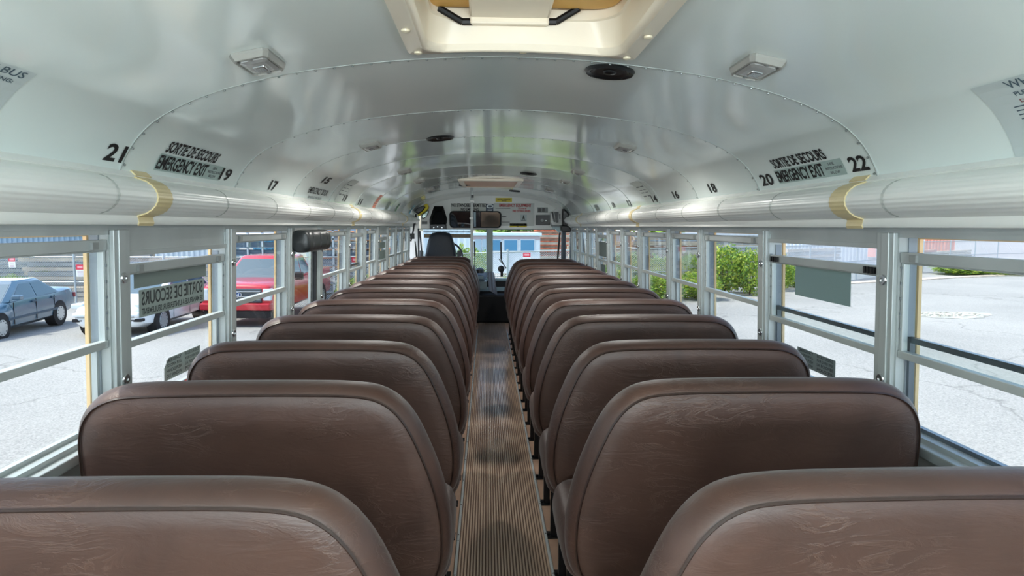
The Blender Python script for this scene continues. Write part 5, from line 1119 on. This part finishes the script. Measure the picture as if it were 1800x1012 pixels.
def rack(px, Y, w_, rows, lab):
    x = CAMX+(px-VPX)*Y/FPX; t = empty('storage_rack', (x, Y, gz(x, Y))); tag(t, lab, 'rack'); st = mat('rack_steel', '#7f93a3', .5, .4); dk = mat('rack_goods', '#5b6c7a', .7, var=.3, vscale=4); cols = 5
    for i in range(cols+1): mb = MB(); mb.box(-w_/2+w_*i/cols-.04, -w_/2+w_*i/cols+.04, 0, .1, 0, rows*.36+.1); mb.obj('upright', mat('rack_post', '#c2ccd2', .5), t)
    gm = MB().box(-w_/cols/2+.07, w_/cols/2-.07, .0, .7, 0, .22).mesh('pipe_bundle', dk)
    for r in range(rows):
        mb = MB(); mb.box(-w_/2, w_/2, 0, .8, r*.36+.02, r*.36+.07); mb.obj('shelf', st, t)
        for i in range(cols):
            o = bpy.data.objects.new('crate', gm); COL.objects.link(o); o.parent = t; o.location = (-w_/2+w_*(i+.5)/cols+R.uniform(-.04, .04), .05, r*.36+.07)
rack(600, 26, 2.6, 9, 'blue-grey storage rack of crates behind the fence past the side door')
rack(652, 27, 2.0, 9, 'second blue-grey storage rack of crates past the red notice')
rack(455, 30, 3.4, 9, 'blue storage rack showing above the red pickup roof')
def trailer():
    Y = 30; t = empty('office_trailer', (1.2, Y, gz(1, Y))); tag(t, 'white flat-roofed site trailer with blue windows beyond the fence, straight ahead', 'trailer'); inv = Matrix.Translation(-t.location)
    wm = mat('trailer_white', '#dfe6ea', .5, var=.05); gl = mat('trailer_glass', '#4f8fb4', .12, spec=.8); fr = mat('trailer_frame', '#c7d3dc', .4)
    def put(n, x0, y0, x1, y1, d0, d1, m_, par=t, **k):
        p, q = atY(x0, y0, Y), atY(x1, y1, Y); mb = MB(); mb.box(p.x, q.x, Y+d0, Y+d1, q.z, p.z); o = mb.obj(n, m_, par, **k); 
        if par is t: o.matrix_parent_inverse = inv
        else: o.matrix_parent_inverse = Matrix()
        return o
    put('wall', 830, 412, 949, 480, 0, 3, wm); put('roof', 826, 409, 952, 414, -.15, 3.2, mat('trailer_roof', '#c9dfe6', .5)); put('fascia', 830, 414, 949, 421, -.03, 0, mat('trailer_fascia', '#b9a9ae', .5))
    for a, b in ((864, 881), (885, 910), (914, 940)):
        f = put('window', a, 420, b, 441, -.05, 0, fr); 
        p, q = atY(a+1.5, 422, Y), atY(b-1.5, 440, Y); mb = MB(); mb.box(p.x, q.x, Y-.06, Y-.05, q.z, p.z); mb.obj('pane', gl, f)
    for a, b in ((836, 846), (848, 858)):
        put('panel', a, 420, b, 470, -.04, 0, mat('trailer_panel', '#a9c0cc', .5))
trailer()
def container(px0, px1, yt, Y, lab, col, name='shipping_container'):
    x0 = CAMX+(px0-VPX)*Y/FPX; x1 = CAMX+(px1-VPX)*Y/FPX; zt_ = atY(px0, yt, Y).z; z0 = gz(x0, Y); t = empty(name, ((x0+x1)/2, Y, z0)); tag(t, lab, 'container'); m_ = mat('paint_'+col[1:], col, .5, var=.08, vscale=2); W_ = x1-x0; H_ = zt_-z0
    n = int(W_/.28); mb = MB(); prof = []
    for i in range(n): u = -W_/2+W_*i/n; s = W_/n; prof += [(u, 0), (u+s*.35, 0), (u+s*.5, .05), (u+s*.85, .05)]
    prof.append((W_/2, 0)); mb.rings([[(x, y, z) for x, y in prof]+[(W_/2, 2.4, z), (-W_/2, 2.4, z)] for z in (.15, H_)]); mb.obj('corrugated_shell', m_, t)
    for z in (0, H_-.02): mb = MB(); mb.box(-W_/2, W_/2, -.04, .1, z, z+.16); mb.obj('rail', m_, t)
container(943, 1000, 396, 37.5, 'orange shipping container beyond the fence on the door side of the windshield', '#e06a3c')
container(745, 826, 404, 33, 'white shipping container beyond the fence behind the driver seat', '#c9d6dc')
container(452, 500, 420, 36, 'bright blue container beyond the red pickup roof', '#3f8fb0')
container(1560, 1700, 398, 52, 'faded orange container at the far lot edge, above the sash rail', '#d98468')
container(1350, 1540, 405, 46, 'pale container behind the fence beyond the emergency window', '#c4cdd0')
container(-60, 200, 414, 36, 'blue-grey container beyond the fence behind the dark blue car', '#7d97a6')
container(215, 400, 418, 36, 'pale grey container beyond the fence above the white car', '#aab8bd')
container(560, 700, 408, 34, 'rust-tinted container behind the storage racks', '#c98f6a')
container(1010, 1340, 412, 40, 'long grey container behind the door-side bushes', '#a9b3b6')
# kerb along the door-side fence, patch with loose stones
def kerb():
    c = empty('kerb', (0, 0, 0), kind='structure'); c['label'] = 'worn concrete kerb strip under the fence'; pts = [gnd_px(x, y) for x, y in ((1100, 521), (1240, 520), (1335, 518), (1410, 508), (1480, 500), (1600, 494), (1680, 489), (1800, 484))]
    for a, b in zip(pts[:-1], pts[1:]):
        d = (b-a); d.z = 0; n = Vector((-d.y, d.x, 0)).normalized()*.35; mb = MB(); mb.hexa([a, b, b+n, a+n, a+Vector((0, 0, .05)), b+Vector((0, 0, .05)), b+n+Vector((0, 0, .08)), a+n+Vector((0, 0, .08))]); mb.obj('kerb_section', mat('kerb_stone', '#c9b9a8', .9, var=.2, vscale=4), c)
kerb()
def patch():
    p = gnd_px(1655, 553); mb = MB(); rg = random.Random(5); ring = []
    for i in range(40): a = 2*math.pi*i/40; r = 1+.16*math.sin(a*3)+.08*rg.uniform(-1, 1); ring.append(Vector((p.x+1.55*r*math.cos(a), p.y+.75*r*math.sin(a), p.z+.006)))
    mb.prism(ring, (0, 0, .004)); tag(mb.obj('asphalt_patch', mat('patch_fill', '#a9a9a0', .95, var=.3, vscale=6, bump=.6, bscale=30)), 'oval patched pothole in the pale asphalt on the door side', 'patch')
    mb = MB()
    for i in range(230):
        a = rg.uniform(0, 6.28); r = math.sqrt(rg.random())*.95; c_ = Vector((p.x+1.2*r*math.cos(a), p.y+.5*r*math.sin(a), p.z+.01)); s = rg.uniform(.015, .045)
        mb.box(c_.x-s, c_.x+s, c_.y-s*.8, c_.y+s*.8, c_.z, c_.z+s*.8, rg.choice((0, 0, 1)))
    tag(mb.obj('loose_gravel', [mat('gravel_pale', '#c9c6bb', .9), mat('gravel_dark', '#a5a298', .9)]), 'loose pale stones lying in the patched pothole', 'gravel', kind='stuff')
patch()
